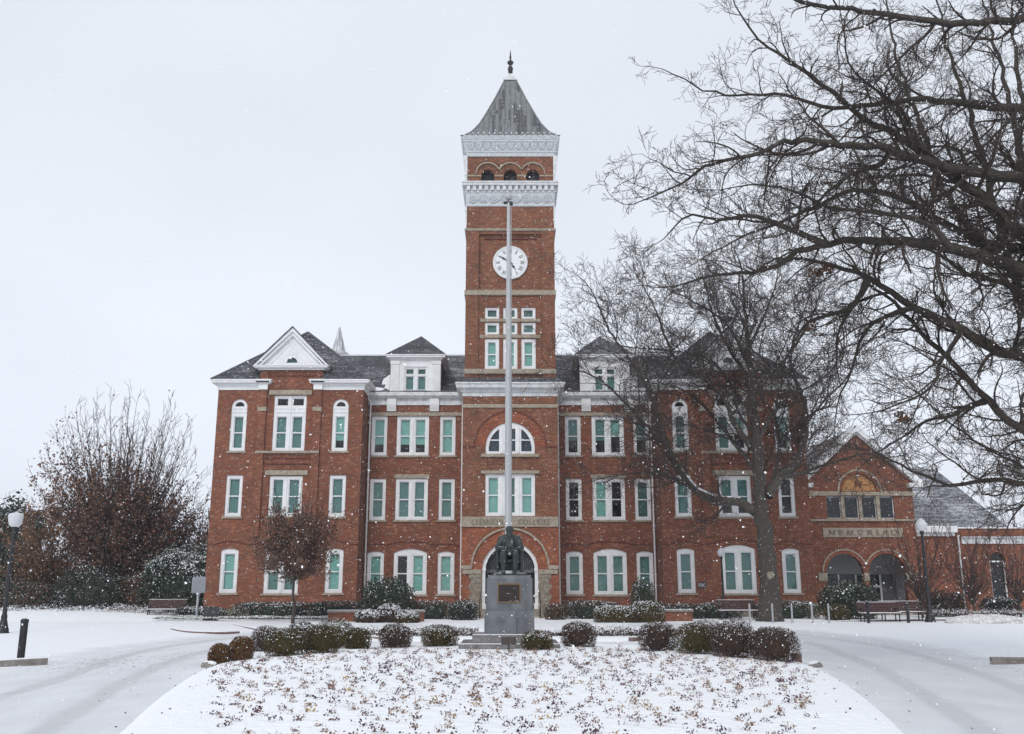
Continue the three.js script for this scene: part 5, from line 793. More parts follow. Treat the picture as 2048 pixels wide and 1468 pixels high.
const OVERHANG = [
  [0.55, 0.12, [[13.17,-0.61,-20.0],[13.4,1.02,-20.03],[13.62,2.52,-20.08],[13.93,4.62,-20.14],[14.27,6.84,-20.2],[14.6,9.18,-20.27],[15.04,12.3,-20.34],[15.55,15.66,-20.42],[15.98,18.54,-20.5]]],
  [0.16, 0.03, [[14.98,13.4,-20.0],[13.77,14.49,-19.87],[12.52,14.69,-19.67],[11.22,14.47,-19.44],[10.16,14.24,-19.19],[8.46,14.25,-18.91],[7.36,14.24,-18.62],[6.16,14.22,-18.32],[4.9,14.49,-18.0]]],
  [0.16, 0.012, [[14.84,11.6,-20.2],[13.75,12.59,-20.28],[12.67,12.75,-20.39],[12.14,12.85,-20.53],[10.48,13.07,-20.68],[9.72,13.22,-20.84],[8.82,13.18,-21.01],[8.03,13.21,-21.19],[7.13,13.52,-21.38],[6.45,13.76,-21.58],[5.38,13.88,-21.78],[4.55,14.34,-21.99],[3.96,14.82,-22.2]]],
  [0.24, 0.015, [[14.07,6.79,-20.0],[12.9,7.91,-19.96],[11.69,8.99,-19.9],[10.87,9.85,-19.84],[10.13,10.53,-19.76],[9.27,11.22,-19.68],[8.5,11.73,-19.59],[7.82,12.11,-19.5],[7.42,12.37,-19.41],[6.92,12.81,-19.31],[6.24,13.18,-19.21],[5.47,13.93,-19.11],[5.03,14.56,-19.0]]],
  [0.23, 0.01, [[14.66,9.76,-20.2],[13.37,10.68,-20.09],[12.17,10.83,-19.94],[11.46,10.65,-19.75],[10.39,10.74,-19.55],[9.3,10.82,-19.33],[8.36,11.06,-19.1],[7.29,11.06,-18.86],[6.45,10.99,-18.6],[5.73,10.86,-18.34],[4.91,10.44,-18.07],[4.01,10.09,-17.79],[3.23,9.52,-17.5],[2.43,9.03,-17.2]]],
  [0.19, 0.012, [[14.21,7.69,-20.0],[13.11,8.77,-20.11],[12.14,9.16,-20.27],[10.9,9.38,-20.46],[10.14,9.94,-20.67],[9.37,10.6,-20.9],[8.67,11.02,-21.14],[8.05,11.07,-21.39],[7.26,10.72,-21.65],[6.46,10.44,-21.93],[5.53,10.16,-22.21],[4.7,9.74,-22.5]]],
  [0.27, 0.015, [[14.16,7.01,-20.0],[13.12,8.01,-19.93],[12.0,8.33,-19.82],[11.17,8.51,-19.7],[10.39,8.75,-19.57],[9.48,8.93,-19.42],[8.34,9.02,-19.27],[7.42,8.98,-19.11],[6.61,8.83,-18.94],[6.01,8.61,-18.76],[5.52,8.23,-18.58],[4.84,8.01,-18.39],[4.09,7.89,-18.2],[3.24,7.59,-18.0]]],
  [0.09, 0.01, [[6.49,8.7,-18.6],[5.55,9.07,-18.48],[4.89,9.22,-18.3],[4.22,9.02,-18.09],[3.57,9.04,-17.85],[3.01,8.46,-17.6]]],
  [0.24, 0.012, [[13.93,5.36,-20.0],[13.22,6.02,-20.04],[12.23,6.42,-20.09],[11.18,6.7,-20.15],[10.47,6.91,-20.22],[9.98,7.28,-20.29],[9.49,7.65,-20.37],[8.96,7.87,-20.45],[8.47,8.38,-20.53],[7.92,8.73,-20.62],[7.23,9.02,-20.71],[6.79,9.17,-20.8],[5.99,9.17,-20.9],[5.41,8.72,-21.0]]],
  [0.07, 0.008, [[8.94,7.86,-20.4],[8.56,7.75,-20.4],[8.04,7.49,-20.4],[7.73,7.12,-20.4],[7.62,6.78,-20.4],[7.44,6.32,-20.4],[7.18,5.87,-20.4],[7.06,5.43,-20.4],[6.99,5.01,-20.4]]],
  [0.1, 0.008, [[8.05,8.55,-20.5],[7.75,8.05,-20.4],[7.4,7.75,-20.26],[6.89,7.58,-20.09],[6.37,7.33,-19.91],[5.95,6.72,-19.71],[5.65,6.23,-19.5]]],
  [0.06, 0.008, [[9.88,7.24,-20.2],[9.47,6.74,-20.04],[9.18,6.46,-19.81],[8.9,5.97,-19.54],[8.53,5.69,-19.23],[8.07,5.47,-18.91],[7.31,5.18,-18.56],[6.57,5.03,-18.2]]],
  [0.17, 0.012, [[13.64,3.03,-20.0],[12.71,3.77,-20.09],[11.53,4.71,-20.22],[11.1,5.07,-20.37],[10.71,5.51,-20.54],[10.47,5.94,-20.72],[9.92,6.79,-20.91],[9.4,7.54,-21.11],[8.86,8.33,-21.32],[8.51,8.8,-21.54],[8.07,9.73,-21.77],[7.85,10.6,-22.0]]],
  [0.07, 0.008, [[10.61,5.84,-20.8],[10.04,5.65,-20.7],[9.73,5.46,-20.56],[9.1,5.32,-20.39],[8.45,4.96,-20.21],[7.8,4.58,-20.01],[7.27,4.21,-19.8]]],
  [0.12, 0.01, [[13.56,2.52,-20.0],[12.25,3.54,-19.9],[11.16,3.78,-19.75],[10.54,3.84,-19.58],[9.95,3.9,-19.39],[9.44,3.83,-19.19],[8.73,3.75,-18.97],[8.15,3.93,-18.74],[7.49,4.14,-18.5],[6.92,4.35,-18.26],[6.26,4.41,-18.0]]],
  [0.08, 0.01, [[13.71,2.94,-20.2],[12.33,3.55,-20.03],[11.01,4.1,-19.79],[10.53,4.17,-19.5],[9.91,4.38,-19.18],[9.17,4.69,-18.84],[8.63,4.93,-18.48],[8.1,5.21,-18.1],[7.71,5.37,-17.7]]],
  [0.2, 0.02, [[14.7,6.11,-21.0],[13.65,7.14,-21.39],[12.47,8.28,-21.96],[12.37,10.72,-22.62],[12.5,13.29,-23.36],[12.39,16.45,-24.16],[12.6,19.12,-25.0]]],
  [0.2, 0.02, [[14.8,7.04,-21.0],[13.73,8.88,-21.49],[13.23,10.29,-22.22],[13.38,13.0,-23.06],[13.68,16.04,-23.99],[13.96,19.29,-25.0]]],
  [0.16, 0.02, [[14.91,7.75,-21.0],[13.37,8.88,-21.49],[12.03,9.63,-22.2],[11.37,11.57,-23.03],[11.24,14.18,-23.95],[11.2,17.09,-24.94],[11.56,19.81,-26.0]]],
  [0.15, 0.02, [[14.74,9.27,-20.5],[13.36,10.96,-20.99],[12.93,13.02,-21.72],[13.31,15.63,-22.56],[13.99,18.39,-23.5]]],
  [0.08, 0.01, [[11.34,10.0,-20.5],[11.0,10.87,-20.79],[10.53,11.31,-21.22],[9.93,11.67,-21.72],[9.04,11.86,-22.27],[8.26,12.34,-22.87],[7.7,12.78,-23.5]]],
  [0.14, 0.012, [[14.31,5.78,-20.5],[13.14,6.28,-20.73],[12.28,7.77,-21.07],[12.1,8.37,-21.46],[11.68,9.01,-21.89],[11.21,9.37,-22.36],[10.64,10.14,-22.86],[10.14,10.74,-23.39],[9.61,11.38,-23.93],[9.16,11.76,-24.5]]],
  [0.07, 0.01, [[9.23,11.18,-19.6],[8.97,11.57,-19.41],[8.57,12.09,-19.12],[8.07,12.21,-18.79],[7.27,12.71,-18.42],[7.06,13.06,-18.02],[6.84,13.5,-17.6]]],
  [0.07, 0.01, [[8.64,11.5,-20.0],[8.25,10.99,-19.71],[7.4,10.56,-19.28],[6.52,9.76,-18.78],[5.89,9.08,-18.23],[5.28,8.53,-17.63],[4.52,8.18,-17.0]]],
  [0.08, 0.01, [[9.27,8.77,-19.0],[8.82,9.22,-18.84],[8.0,9.35,-18.61],[7.18,9.34,-18.34],[6.45,9.27,-18.03],[5.57,9.51,-17.71],[4.78,9.47,-17.36],[4.0,9.2,-17.0]]],
];
// ------------------------------------------------------------------ foliage
function leafMesh(n, sample, size, palette, seed, outward = 0.5) {
  const q = mulberry(seed), pos = [], nor = [], col = [], a = new THREE.Vector3(), b = new THREE.Vector3(), nn = new THREE.Vector3();
  for (let i = 0; i < n; i++) {
    const s = sample(q, i); if (!s) continue; const [p, d] = s;
    nn.set(q() - .5, q() - .5, q() - .5).multiplyScalar(1.6).addScaledVector(d, outward).normalize(); a.set(q() - .5, q() - .5, q() - .5).cross(nn).normalize(); b.crossVectors(nn, a);
    const L = size * (0.6 + 0.8 * q()), w = L * (0.5 + .25 * q()), bend = L * .25 * (q() - .3);
    const v = [[-L / 2, 0, 0], [0, -w / 2, bend], [L / 2, 0, 0], [0, w / 2, bend]].map(([x, y, z]) => [p.x + a.x * x + b.x * y + nn.x * z, p.y + a.y * x + b.y * y + nn.y * z, p.z + a.z * x + b.z * y + nn.z * z]);
    const c = palette[Math.floor(q() * palette.length)], k = .7 + .6 * q();
    for (const t of [0, 1, 2, 0, 2, 3]) { pos.push(...v[t]); nor.push(nn.x, nn.y, nn.z); col.push(c[0] * k, c[1] * k, c[2] * k); }
  }
  const g = new THREE.BufferGeometry(); g.setAttribute('position', new THREE.Float32BufferAttribute(pos, 3)); g.setAttribute('normal', new THREE.Float32BufferAttribute(nor, 3)); g.setAttribute('color', new THREE.Float32BufferAttribute(col, 3)); return g;
}
const SNOWY = [[.8, .82, .85], [.7, .72, .76], [.85, .86, .88]];
const PAL = {
  box: [[.07, .055, .013], [.05, .05, .013], [.1, .048, .016], [.055, .036, .014], [.036, .04, .011]],
  russet: [[.14, .05, .02], [.1, .055, .02], [.08, .06, .018], [.16, .075, .03]],
  plum: [[.07, .03, .028], [.05, .035, .02], [.09, .038, .03], [.045, .04, .02], [.03, .025, .02]],
  holly: [[.02, .034, .018], [.03, .048, .022], [.024, .038, .026], [.05, .06, .042]],
  yew: [[.02, .03, .02], [.03, .036, .025], [.026, .03, .028]],
  beech: [[.15, .06, .03], [.1, .045, .028], [.07, .035, .026], [.18, .085, .04], [.12, .06, .04]],
  copper: [[.2, .1, .045], [.15, .075, .04], [.11, .06, .035]],
  oakBrown: [[.13, .067, .045], [.095, .05, .036], [.17, .09, .06]],
};
function lumpR(d, seed, amp) { return 1 + amp * (N3(d.x * 2.1 + seed, d.y * 2.1, d.z * 2.1) + .5 * N3(d.x * 5 + seed, d.y * 5, d.z * 5)); }
let shrubSeed = 100;
const cores = new Map();
function coreOf(pal) { const k = pal.map(c => c.join()).join(); if (!cores.has(k)) cores.set(k, mat([0, 1, 2].map(i => pal.reduce((a, c) => a + c[i], 0) / pal.length), .95)); return cores.get(k); }
function shrub(name, label, category, [x, y, z], [w, h, d], o = {}) {
  const { n: n0 = 1700, size = .05, pal = PAL.box, snow = .12, amp = .1, group, square = .0, core = coreOf(pal), turn = 0 } = o, seed = ++shrubSeed, n = Math.round(n0 * 1.9);
  const s = thing(name, label, category, [x, y, z], turn, group), v = new THREE.Vector3(), at1 = (q, up) => {
    v.set(q() * 2 - 1, up ? q() : q() * 1.7 - .7, q() * 2 - 1); const l = Math.pow(Math.pow(Math.abs(v.x), 2 + square) + Math.pow(Math.abs(v.y), 2 + square) + Math.pow(Math.abs(v.z), 2 + square), 1 / (2 + square)); v.divideScalar(l || 1);
    const dn = v.clone().normalize(), k = lumpR(dn, seed, amp); return [dn, new THREE.Vector3(v.x * w / 2 * k, h * .42 + v.y * h * .58 * k, v.z * d / 2 * k)];
  };
  const smp = (lo, hi) => q => { const [dn, p] = at1(q); p.y -= h * .42; p.multiplyScalar(lo + (hi - lo) * Math.pow(q(), .55)); p.y += h * .42; if (p.y < .01) p.y = .01 + .05 * q(); return [p, dn]; };
  put('foliage', leafMesh(n, smp(.6, 1.04), size, pal, seed), M.leaf, s);
  const cg = new THREE.IcosahedronGeometry(1, 3), cp = cg.attributes.position; for (let i = 0; i < cp.count; i++) { const dn = new THREE.Vector3(cp.getX(i), cp.getY(i), cp.getZ(i)).normalize(), l = Math.pow(Math.pow(Math.abs(dn.x), 2 + square) + Math.pow(Math.abs(dn.y), 2 + square) + Math.pow(Math.abs(dn.z), 2 + square), 1 / (2 + square)), k = lumpR(dn, seed, amp) * .6 / l; cp.setXYZ(i, dn.x * w / 2 * k, Math.max(0, h * .42 + dn.y * h * .58 * k), dn.z * d / 2 * k); } cg.computeVertexNormals();
  put('branches', clean(cg), core, s);
  if (snow) { const nz = o.seedDir || 0; const sn = put('snow', leafMesh(Math.round(n * snow * (size > .07 ? 1 : .6)), q => { for (let t = 0; t < 8; t++) { const [dn, p] = at1(q, true); if (dn.y > -.1 + .8 * q() && N3(dn.x * 3 + seed, dn.y * 3, dn.z * 3) > -.25) { p.y += .012; return [p, dn]; } } return null; }, size > .07 ? size * .45 : size * .8, SNOWY, seed + 500, 1.5), M.leaf, s); sn.userData.kind = 'stuff'; }
  return s;
}
// clipped boxwoods round the island: label, x, z, width, height, palette, snow
const G1 = 'clipped boxwoods round the island';
const BOX = [
  ['russet boxwood at the drive end, narrower of the touching pair', -6.82, -23.1, .5, .48, 'russet', .01], ['russet boxwood at the drive end, wider of the touching pair', -6.37, -23.3, .58, .56, 'russet', .02],
  ['olive boxwood beside the russet pair, dusted on its shoulder', -5.5, -24.0, 1.02, .68, 'box', .1], ['tall olive boxwood nearest the small round one', -4.74, -24.6, .9, .7, 'box', .05],
  ['smallest round olive boxwood in the island row', -4.1, -26.2, .7, .56, 'box', .02], ['square topped boxwood between the small round one and the statue', -3.18, -26.9, .9, .64, 'plum', .14],
  ['loose dusted boxwood close beside the pedestal steps', -1.98, -27.0, 1.02, .58, 'box', .22], ['low dusted boxwood in front of the pedestal corner', .64, -25.4, .8, .5, 'box', .16],
  ['plum tinted boxwood one away from the pedestal', 1.8, -26.7, .98, .68, 'plum', .14], ['flat based plum boxwood starting the cluster by the drive', 3.72, -25.3, 1.0, .74, 'plum', .12],
  ['wide plum boxwood second in the cluster by the drive', 4.5, -24.3, 1.0, .76, 'box', .08], ['plum boxwood beside the largest one, dusted', 5.2, -23.4, 1.0, .74, 'plum', .08],
  ['largest plum boxwood at the drive edge by the buried stone', 6.05, -22.8, 1.14, .78, 'plum', .04],
  ['dusted boxwood behind the russet pair', -7.0, -28.2, .9, .72, 'plum', .2], ['snow capped boxwood below the little brown tree', -6.1, -28.6, .85, .85, 'plum', .35], ['wide snow capped boxwood behind the tall olive one', -5.2, -28.9, 1.25, .9, 'box', .35],
  ['snow dusted boxwood at the back of the drive cluster', 5.5, -27.9, 1.15, .9, 'plum', .3], ['broad snow dusted boxwood behind the plum ones', 6.25, -27.6, 1.1, .92, 'plum', .22], ['dark boxwood at the far corner of the cluster', 7.0, -26.9, 1.0, .72, 'plum', .08],
];
for (const [l, x, z, w, h, p, s] of BOX) shrub('boxwood', l, 'shrub', [x, islandH(x, z) * (Math.abs(x) < islandW(z) && z > -28.8 ? 1 : 0) - .01, z], [w, h, w * .95], { pal: PAL[p], snow: s * .75, group: G1, n: 3000, size: .034, amp: .09, square: .25 });
// shrubs along the hall
shrub('boxwood', 'snowy rounded boxwood end of the trio before the brick wall', 'shrub', [-6.55, .15, -44.6], [1.3, .7, 1.1], { pal: PAL.plum, snow: .6, n: 1500, size: .06 });
shrub('boxwood', 'tallest snowy boxwood of the trio before the brick wall', 'shrub', [-5.6, .15, -44.8], [1.3, .95, 1.1], { pal: PAL.plum, snow: .6, n: 1500, size: .06 });
shrub('boxwood', 'greener snowy boxwood of the trio before the brick wall', 'shrub', [-4.75, .15, -44.5], [1.2, .65, 1.1], { pal: PAL.box, snow: .5, n: 1500, size: .06 });
shrub('hedge', 'long clipped hedge with snowy top before the brick wall', 'hedge', [4.85, .15, -44.8], [2.2, .85, 1.2], { pal: PAL.box, snow: .3, n: 3200, size: .06, square: 2 });
shrub('hedge', 'taller end of the clipped hedge with flat top', 'hedge', [6.2, .15, -44.8], [1.5, 1.05, 1.3], { pal: PAL.box, snow: .2, n: 2600, size: .06, square: 2 });
shrub('evergreen_bush', 'large dark dome shaped evergreen bush under the window', 'bush', [-6.0, .2, -47.2], [2.7, 2.15, 2.4], { pal: PAL.holly, snow: .05, n: 5200, size: .085 });
shrub('evergreen_bush', 'round dark bush beside the entrance steps', 'bush', [-2.35, .25, -47.6], [1.5, 1.0, 1.3], { pal: PAL.yew, snow: .12, n: 2400, size: .06 });
shrub('evergreen_bush', 'brown rounded bush on the far side of the steps', 'bush', [2.1, .25, -47.6], [1.1, .85, 1.0], { pal: PAL.russet.concat(PAL.yew), snow: .05, n: 1800, size: .055 });
shrub('evergreen_bush', 'small upright cone bush below the hall window', 'bush', [6.35, .25, -47.4], [1.35, 2.05, 1.2], { pal: PAL.holly.concat([[.06, .06, .02]]), snow: .06, n: 2600, size: .06, amp: .14 });
const hedges = [['dark foundation hedge beneath the end bay windows', -11.6, -48.6, 4.6, .9, .25], ['dusty green foundation hedge beside the dome bush', -8.6, -48.4, 2.6, .95, .15], ['dark foundation hedge between dome bush and steps', -4.0, -48.6, 2.2, .95, .2], ['dark foundation hedge beyond the brown bush', 4.0, -48.8, 2.8, .95, .22], ['foundation hedge behind the second brick wall', 8.2, -49, 2.6, .8, .2], ['foundation hedge behind the hall bench', 10.4, -49.6, 2.4, .85, .3], ['foundation hedge between oak trunk and pale corner stone', 13.8, -49.4, 3.2, .95, .35], ['snow dusted hedge before the marker', -15.6, -49.2, 2.6, .65, .4]];
for (const [l, x, z, w, h, s] of hedges) shrub('hedge', l, 'hedge', [x, .22, z], [w, h, 1.4], { pal: PAL.yew.concat(PAL.holly), snow: s * .6, n: Math.round(900 * w), size: .065, square: 1.5, group: 'foundation hedges along the hall' });
shrub('evergreen_bush', 'big dark glossy bush half covering the chapel porch', 'bush', [16.9, .25, -49], [3.0, 1.9, 2.2], { pal: PAL.holly, snow: .07, n: 5200, size: .09, amp: .18 });
shrub('evergreen_bush', 'low olive bush at the foot of the porch bush', 'bush', [15.7, .25, -47.4], [1.3, .8, 1.1], { pal: PAL.box, snow: .03, n: 1500, size: .06 });
shrub('evergreen_bush', 'snow laden magnolia beside the red bench', 'bush', [-18.0, .5, -53.5], [4.6, 3.6, 3.4], { pal: PAL.holly, snow: .28, n: 6500, size: .15, amp: .22 });
shrub('evergreen_bush', 'dark evergreen thicket at the foot of the leafy trees', 'bush', [-23.2, .5, -54.2], [4.4, 2.4, 2.8], { pal: PAL.holly.concat(PAL.yew, [[.08, .045, .03]]), snow: .02, n: 5200, size: .12, amp: .22 });
shrub('evergreen_bush', 'low evergreen thicket behind the flat topped lamp', 'bush', [-27.4, .5, -54.5], [4.2, 1.7, 2.8], { pal: PAL.holly.concat(PAL.oakBrown), snow: .03, n: 4200, size: .12, amp: .22 });
shrub('evergreen_bush', 'brown tinged thicket between evergreen and magnolia', 'bush', [-20.6, .5, -54.6], [3.0, 2.2, 2.4], { pal: PAL.yew.concat(PAL.beech), snow: .08, n: 3600, size: .12, amp: .22 });
shrub('evergreen_bush', 'dark yew under the chapel wing wall', 'bush', [23.2, .3, -52.5], [2.6, 1.4, 1.6], { pal: PAL.yew.concat(PAL.plum), snow: .04, n: 2800, size: .07 });
shrub('evergreen_bush', 'low dark bush beside the wing window', 'bush', [26.2, .3, -52.7], [2.2, 1.1, 1.5], { pal: PAL.yew, snow: .1, n: 2200, size: .07 });
// reddish ground cover in the flagpole bed and on the bank
{
  const bed = (label, x0, x1, zc, dz, h, n, pal, snow, curve) => {
    const smp = q => { const x = lerp(x0, x1, q()), z = zc + curve * (x * x) + (q() - .5) * dz, m = N3(x * .9, z * .9, 3); if (m < -.32) return null; const y = groundH(x, z) + .13 + h * q() * (0.55 + .9 * m); return [new THREE.Vector3(x, Math.max(groundH(x, z) + .1, y), z), new THREE.Vector3(0, .6, .4)]; };
    const o = put('ground_cover', leafMesh(n, smp, .06, pal, ++shrubSeed), M.leaf); tag(o, label, 'ground cover', null, 'stuff');
    put('snow', leafMesh(Math.round(n * snow), q => { const s = smp(q); if (s) s[0].y += h * .25; return s; }, .055, SNOWY, ++shrubSeed, 1.2), M.leaf, o); o.children[0].userData.kind = 'stuff';
  };
  bed('snow flecked reddish ground cover on the flagpole bed beside the pale kerb', -7.4, -1.2, -35.2, 2.2, .34, 9000, PAL.plum, .5, -.012);
  bed('snow flecked reddish ground cover on the flagpole bed beside the reddish kerb', 1.2, 7.6, -35.2, 2.2, .36, 9500, PAL.plum, .42, -.012);
  bed('sparse dead ground cover poking through the bank beneath the leafy trees', -28, -16.5, -51.6, 2.6, .45, 9000, PAL.yew.concat(PAL.oakBrown), .6, 0);
  bed('frosted green turf strip under the marker and benches', -16.8, -8, -46.7, 1.8, .08, 7000, [[.05, .055, .02], [.07, .07, .03], [.1, .085, .04]], .6, 0);
  bed('dead stems in the bed before the chapel wing', 21, 34, -50.8, 3, .3, 5000, PAL.plum, .5, 0);
}
// frosted bedding plants: eight clump shapes, scattered in rows
{
  const kinds = [['purple', [[.045, .012, .05], [.03, .012, .04], [.07, .035, .04], [.09, .06, .04]]], ['tan', [[.3, .18, .11], [.22, .13, .1], [.13, .075, .06], [.34, .23, .15]]], ['brown', [[.16, .075, .065], [.1, .045, .05], [.22, .13, .1], [.08, .035, .05]]], ['yellow', [[.4, .24, .05], [.3, .2, .08], [.16, .09, .06]]]];
  const geos = []; for (let v = 0; v < 16; v++) {
    const k = kinds[[0, 1, 2, 2, 0, 1, 2, 3, 0, 2, 1, 2, 2, 0, 1, 2][v]], q0 = mulberry(900 + v), cl = []; const m = 3 + Math.floor(q0() * 4); for (let i = 0; i < m; i++) cl.push([(q0() - .5) * .17, (q0() - .5) * .13, .03 + q0() * .09]);
    geos.push([k[0], leafMesh(20 + Math.floor(q0() * 22), q => { const c = cl[Math.floor(q() * cl.length)]; return [new THREE.Vector3(c[0] + (q() - .5) * .1, Math.max(.004, c[2] * q() + .008), c[1] + (q() - .5) * .09), new THREE.Vector3(0, .3, .6)]; }, .029, k[1], 700 + v, .3)]);
  }
  const q = mulberry(55), spots = []; let row = 0;
  for (let z = -8.8; z > -26.2; z -= .4, row++) for (let x = -6.6 + (row & 1) * .2; x < 6.6; x += .46) { const px = x + (q() - .5) * .24, pz = z + (q() - .5) * .24, w = islandW(pz) - lerp(1.05, .2, smooth(11, 24, -pz)) - .2 * q(); if (Math.abs(px) > w || q() < .1 + .12 * (px < -3 ? 1 : 0)) continue; if (pz < -25.3 && Math.abs(px) < 1.6) continue; if (BOX.some(b => Math.hypot(b[1] - px, b[2] - pz) < b[3] * .6)) continue; spots.push([px, pz, Math.floor(q() * 16), q(), .75 + .6 * q()]); }
  const vis = spots.filter(([x, z]) => Math.abs(x / z) < .56 && z < -11.2).sort((a, b) => b[1] - a[1]), keep = new Set(vis.slice(0, 300)), rest = [];
  for (const s of spots) {
    const [x, z, v, t, k] = s, g = geos[v][1];
    if (keep.has(s)) { const m = put('bedding_plant', g, M.leaf); m.position.set(x, islandH(x, z) + .01, z); m.rotation.y = t * 6.28; m.scale.setScalar(k); tag(m, 'frost withered ' + geos[v][0] + ' bedding plant poking through the island snow', 'plant', 'withered ' + geos[v][0] + ' bedding plants in the island'); }
    else { const c = g.clone(); c.applyMatrix4(new THREE.Matrix4().compose(new THREE.Vector3(x, islandH(x, z) + .01, z), new THREE.Quaternion().setFromAxisAngle(new THREE.Vector3(0, 1, 0), t * 6.28), new THREE.Vector3(k, k, k))); rest.push(c); }
  }
  tag(put('bedding_plants', rest, M.leaf), 'mass of frost withered bedding plants filling the far rows of the island', 'plants', null, 'stuff');
}

{ // wind-blown leaf scraps on the snow round the drive
  const g = leafMesh(150, q => { const s = q() < .5 ? -1 : 1, z = -11.5 - q() * 13, x = s * (islandW(z) - 1.3 + 3.2 * q() * q()); return [new THREE.Vector3(x, Math.abs(x) < islandW(z) ? islandH(x, z) + .03 : .05, z), new THREE.Vector3(0, 1, 0)]; }, .045, [[.12, .08, .06], [.06, .04, .035], [.2, .15, .12]], 3131, 1.2);
  tag(put('leaf_litter', g, M.leaf), 'few dead leaf scraps blown over the snow beside the drive', 'leaves', null, 'stuff');
}

// ------------------------------------------------------------------ trees
class Wood {
  constructor() { this.p = []; this.n = []; this.u = []; this.i = []; }
  tube(pts, rad, sides) {
    const m = pts.length, base = this.p.length / 3, t = new THREE.Vector3(), a = new THREE.Vector3(), b = new THREE.Vector3(); let len = 0; const circ = Math.max(1, Math.round(rad[0] * 6));
    for (let k = 0; k < m; k++) {
      t.subVectors(pts[Math.min(m - 1, k + 1)], pts[Math.max(0, k - 1)]).normalize(); if (!k) { a.set(Math.abs(t.y) < .9 ? 0 : 1, Math.abs(t.y) < .9 ? 1 : 0, 0); } a.addScaledVector(t, -a.dot(t)).normalize(); b.crossVectors(t, a); if (k) len += pts[k].distanceTo(pts[k - 1]);
      for (let s = 0; s <= sides; s++) { const g = s / sides * 2 * Math.PI, c = Math.cos(g), d = Math.sin(g), nx = a.x * c + b.x * d, ny = a.y * c + b.y * d, nz = a.z * c + b.z * d; this.p.push(pts[k].x + nx * rad[k], pts[k].y + ny * rad[k], pts[k].z + nz * rad[k]); this.n.push(nx, ny, nz); this.u.push(s / sides * circ, len * .5); }
    }
    const w = sides + 1; for (let k = 0; k + 1 < m; k++) for (let s = 0; s < sides; s++) { const e = base + k * w + s; this.i.push(e, e + 1, e + w, e + 1, e + w + 1, e + w); }
  }
  geo() { const g = new THREE.BufferGeometry(); g.setAttribute('position', new THREE.Float32BufferAttribute(this.p, 3)); g.setAttribute('normal', new THREE.Float32BufferAttribute(this.n, 3)); g.setAttribute('uv', new THREE.Float32BufferAttribute(this.u, 2)); g.setIndex(this.i); return g; }
}
function offDir(d, ang, q) { const r = new THREE.Vector3(q() - .5, q() - .5, q() - .5).cross(d).normalize(); return d.clone().applyAxisAngle(r, ang); }
// one wandering branch, with its side branches down to the twigs
function sprout(W, p, d, len, r, lev, cfg, q, tips) {
  const c = cfg.lev[lev], seg = c.seg, pts = [p.clone()], rad = [r], dir = d.clone(), st = len / seg, end = Math.max(cfg.rmin, r * .3);
  const curl = new THREE.Vector3(q() - .5, q() - .5, q() - .5).multiplyScalar(c.wig), bias = new THREE.Vector3(0, c.up, 0); const cur = p.clone(); for (let k = 1; k <= seg; k++) { if (q() < .45) curl.set(q() - .5, q() - .5, q() - .5).multiplyScalar(c.wig * 1.5); dir.add(curl).addScaledVector(bias, 1); dir.normalize(); cur.addScaledVector(dir, st); pts.push(cur.clone()); rad.push(lerp(r, end, k / seg)); }
  W.tube(pts, rad, c.sides); if (tips) tips(pts, lev);
  if (lev + 1 < cfg.lev.length) { const nx = cfg.lev[lev + 1], n = Math.max(1, Math.round(len / nx.gap)); for (let k = 0; k < n; k++) { const t = .15 + .85 * (k + q()) / n, f = Math.min(seg - .001, t * seg), i = Math.floor(f), o = pts[i].clone().lerp(pts[i + 1], f - i), dd = pts[i + 1].clone().sub(pts[i]).normalize(); sprout(W, o, offDir(dd, lerp(nx.ang[0], nx.ang[1], q()), q), lerp(nx.len[0], nx.len[1], q()) * (1.15 - .5 * t) * Math.min(1, len / c.ref), Math.max(cfg.rmin, lerp(rad[i], rad[i + 1], f - i) * nx.rr), lev + 1, cfg, q, tips); } }
}
function limbTree(tree, limbs, cfg, seed, tips, barkMat = M.bark) {
  const q = mulberry(seed), tw = new Wood();
  limbs.forEach(([r0, r1, P], li) => {
    const c = new THREE.CatmullRomCurve3(P.map(p => new THREE.Vector3(...p)), false, 'centripetal'), L = c.getLength(), n = Math.max(8, Math.round(L / .3)), pts = c.getSpacedPoints(n), W = new Wood(), rad = pts.map((p, k) => { const t = k / n; return lerp(r0, r1, Math.pow(t, .62)) * (1 + .07 * N3(p.x * 1.5, p.y * 1.5, p.z * 1.5)) * (li === 0 && cfg.flare ? 1 + .55 * Math.exp(-t * L / .5) : 1); });
    for (let k = 2; k < n; k++) { const j = Math.min(.09, L * .006); pts[k].x += (q() - .5) * j; pts[k].y += (q() - .5) * j; pts[k].z += (q() - .5) * j * 2; }
    W.tube(pts, rad, r0 > .12 ? 12 : 7); put(li === 0 ? 'trunk' : 'limb', W.geo(), barkMat, tree);
    const f = cfg.lev[0], start = li === 0 ? cfg.clear : .1, m = Math.round(L * (1 - start) / f.gap * (cfg.thin ? cfg.thin(li) : 1));
    for (let k = 0; k < m; k++) { const t = start + (1 - start) * (k + q()) / m, i = Math.min(n - 1, Math.floor(t * n)), dd = pts[i + 1].clone().sub(pts[i]).normalize(), rr = rad[i]; const s = Math.min(1, .35 + rr * 9); sprout(tw, pts[i].clone(), offDir(dd, lerp(f.ang[0], f.ang[1], q()), q), lerp(f.len[0], f.len[1], Math.pow(q(), 1.3)) * s * (1.1 - .35 * t), Math.min(rr * .6, .012 + rr * .28 * (.5 + q())), 0, cfg, q, tips); }
    sprout(tw, pts[n].clone(), pts[n].clone().sub(pts[n - 1]).normalize(), f.len[0] * 1.2, r1, 0, cfg, q, tips);
  });
  return tw;
}
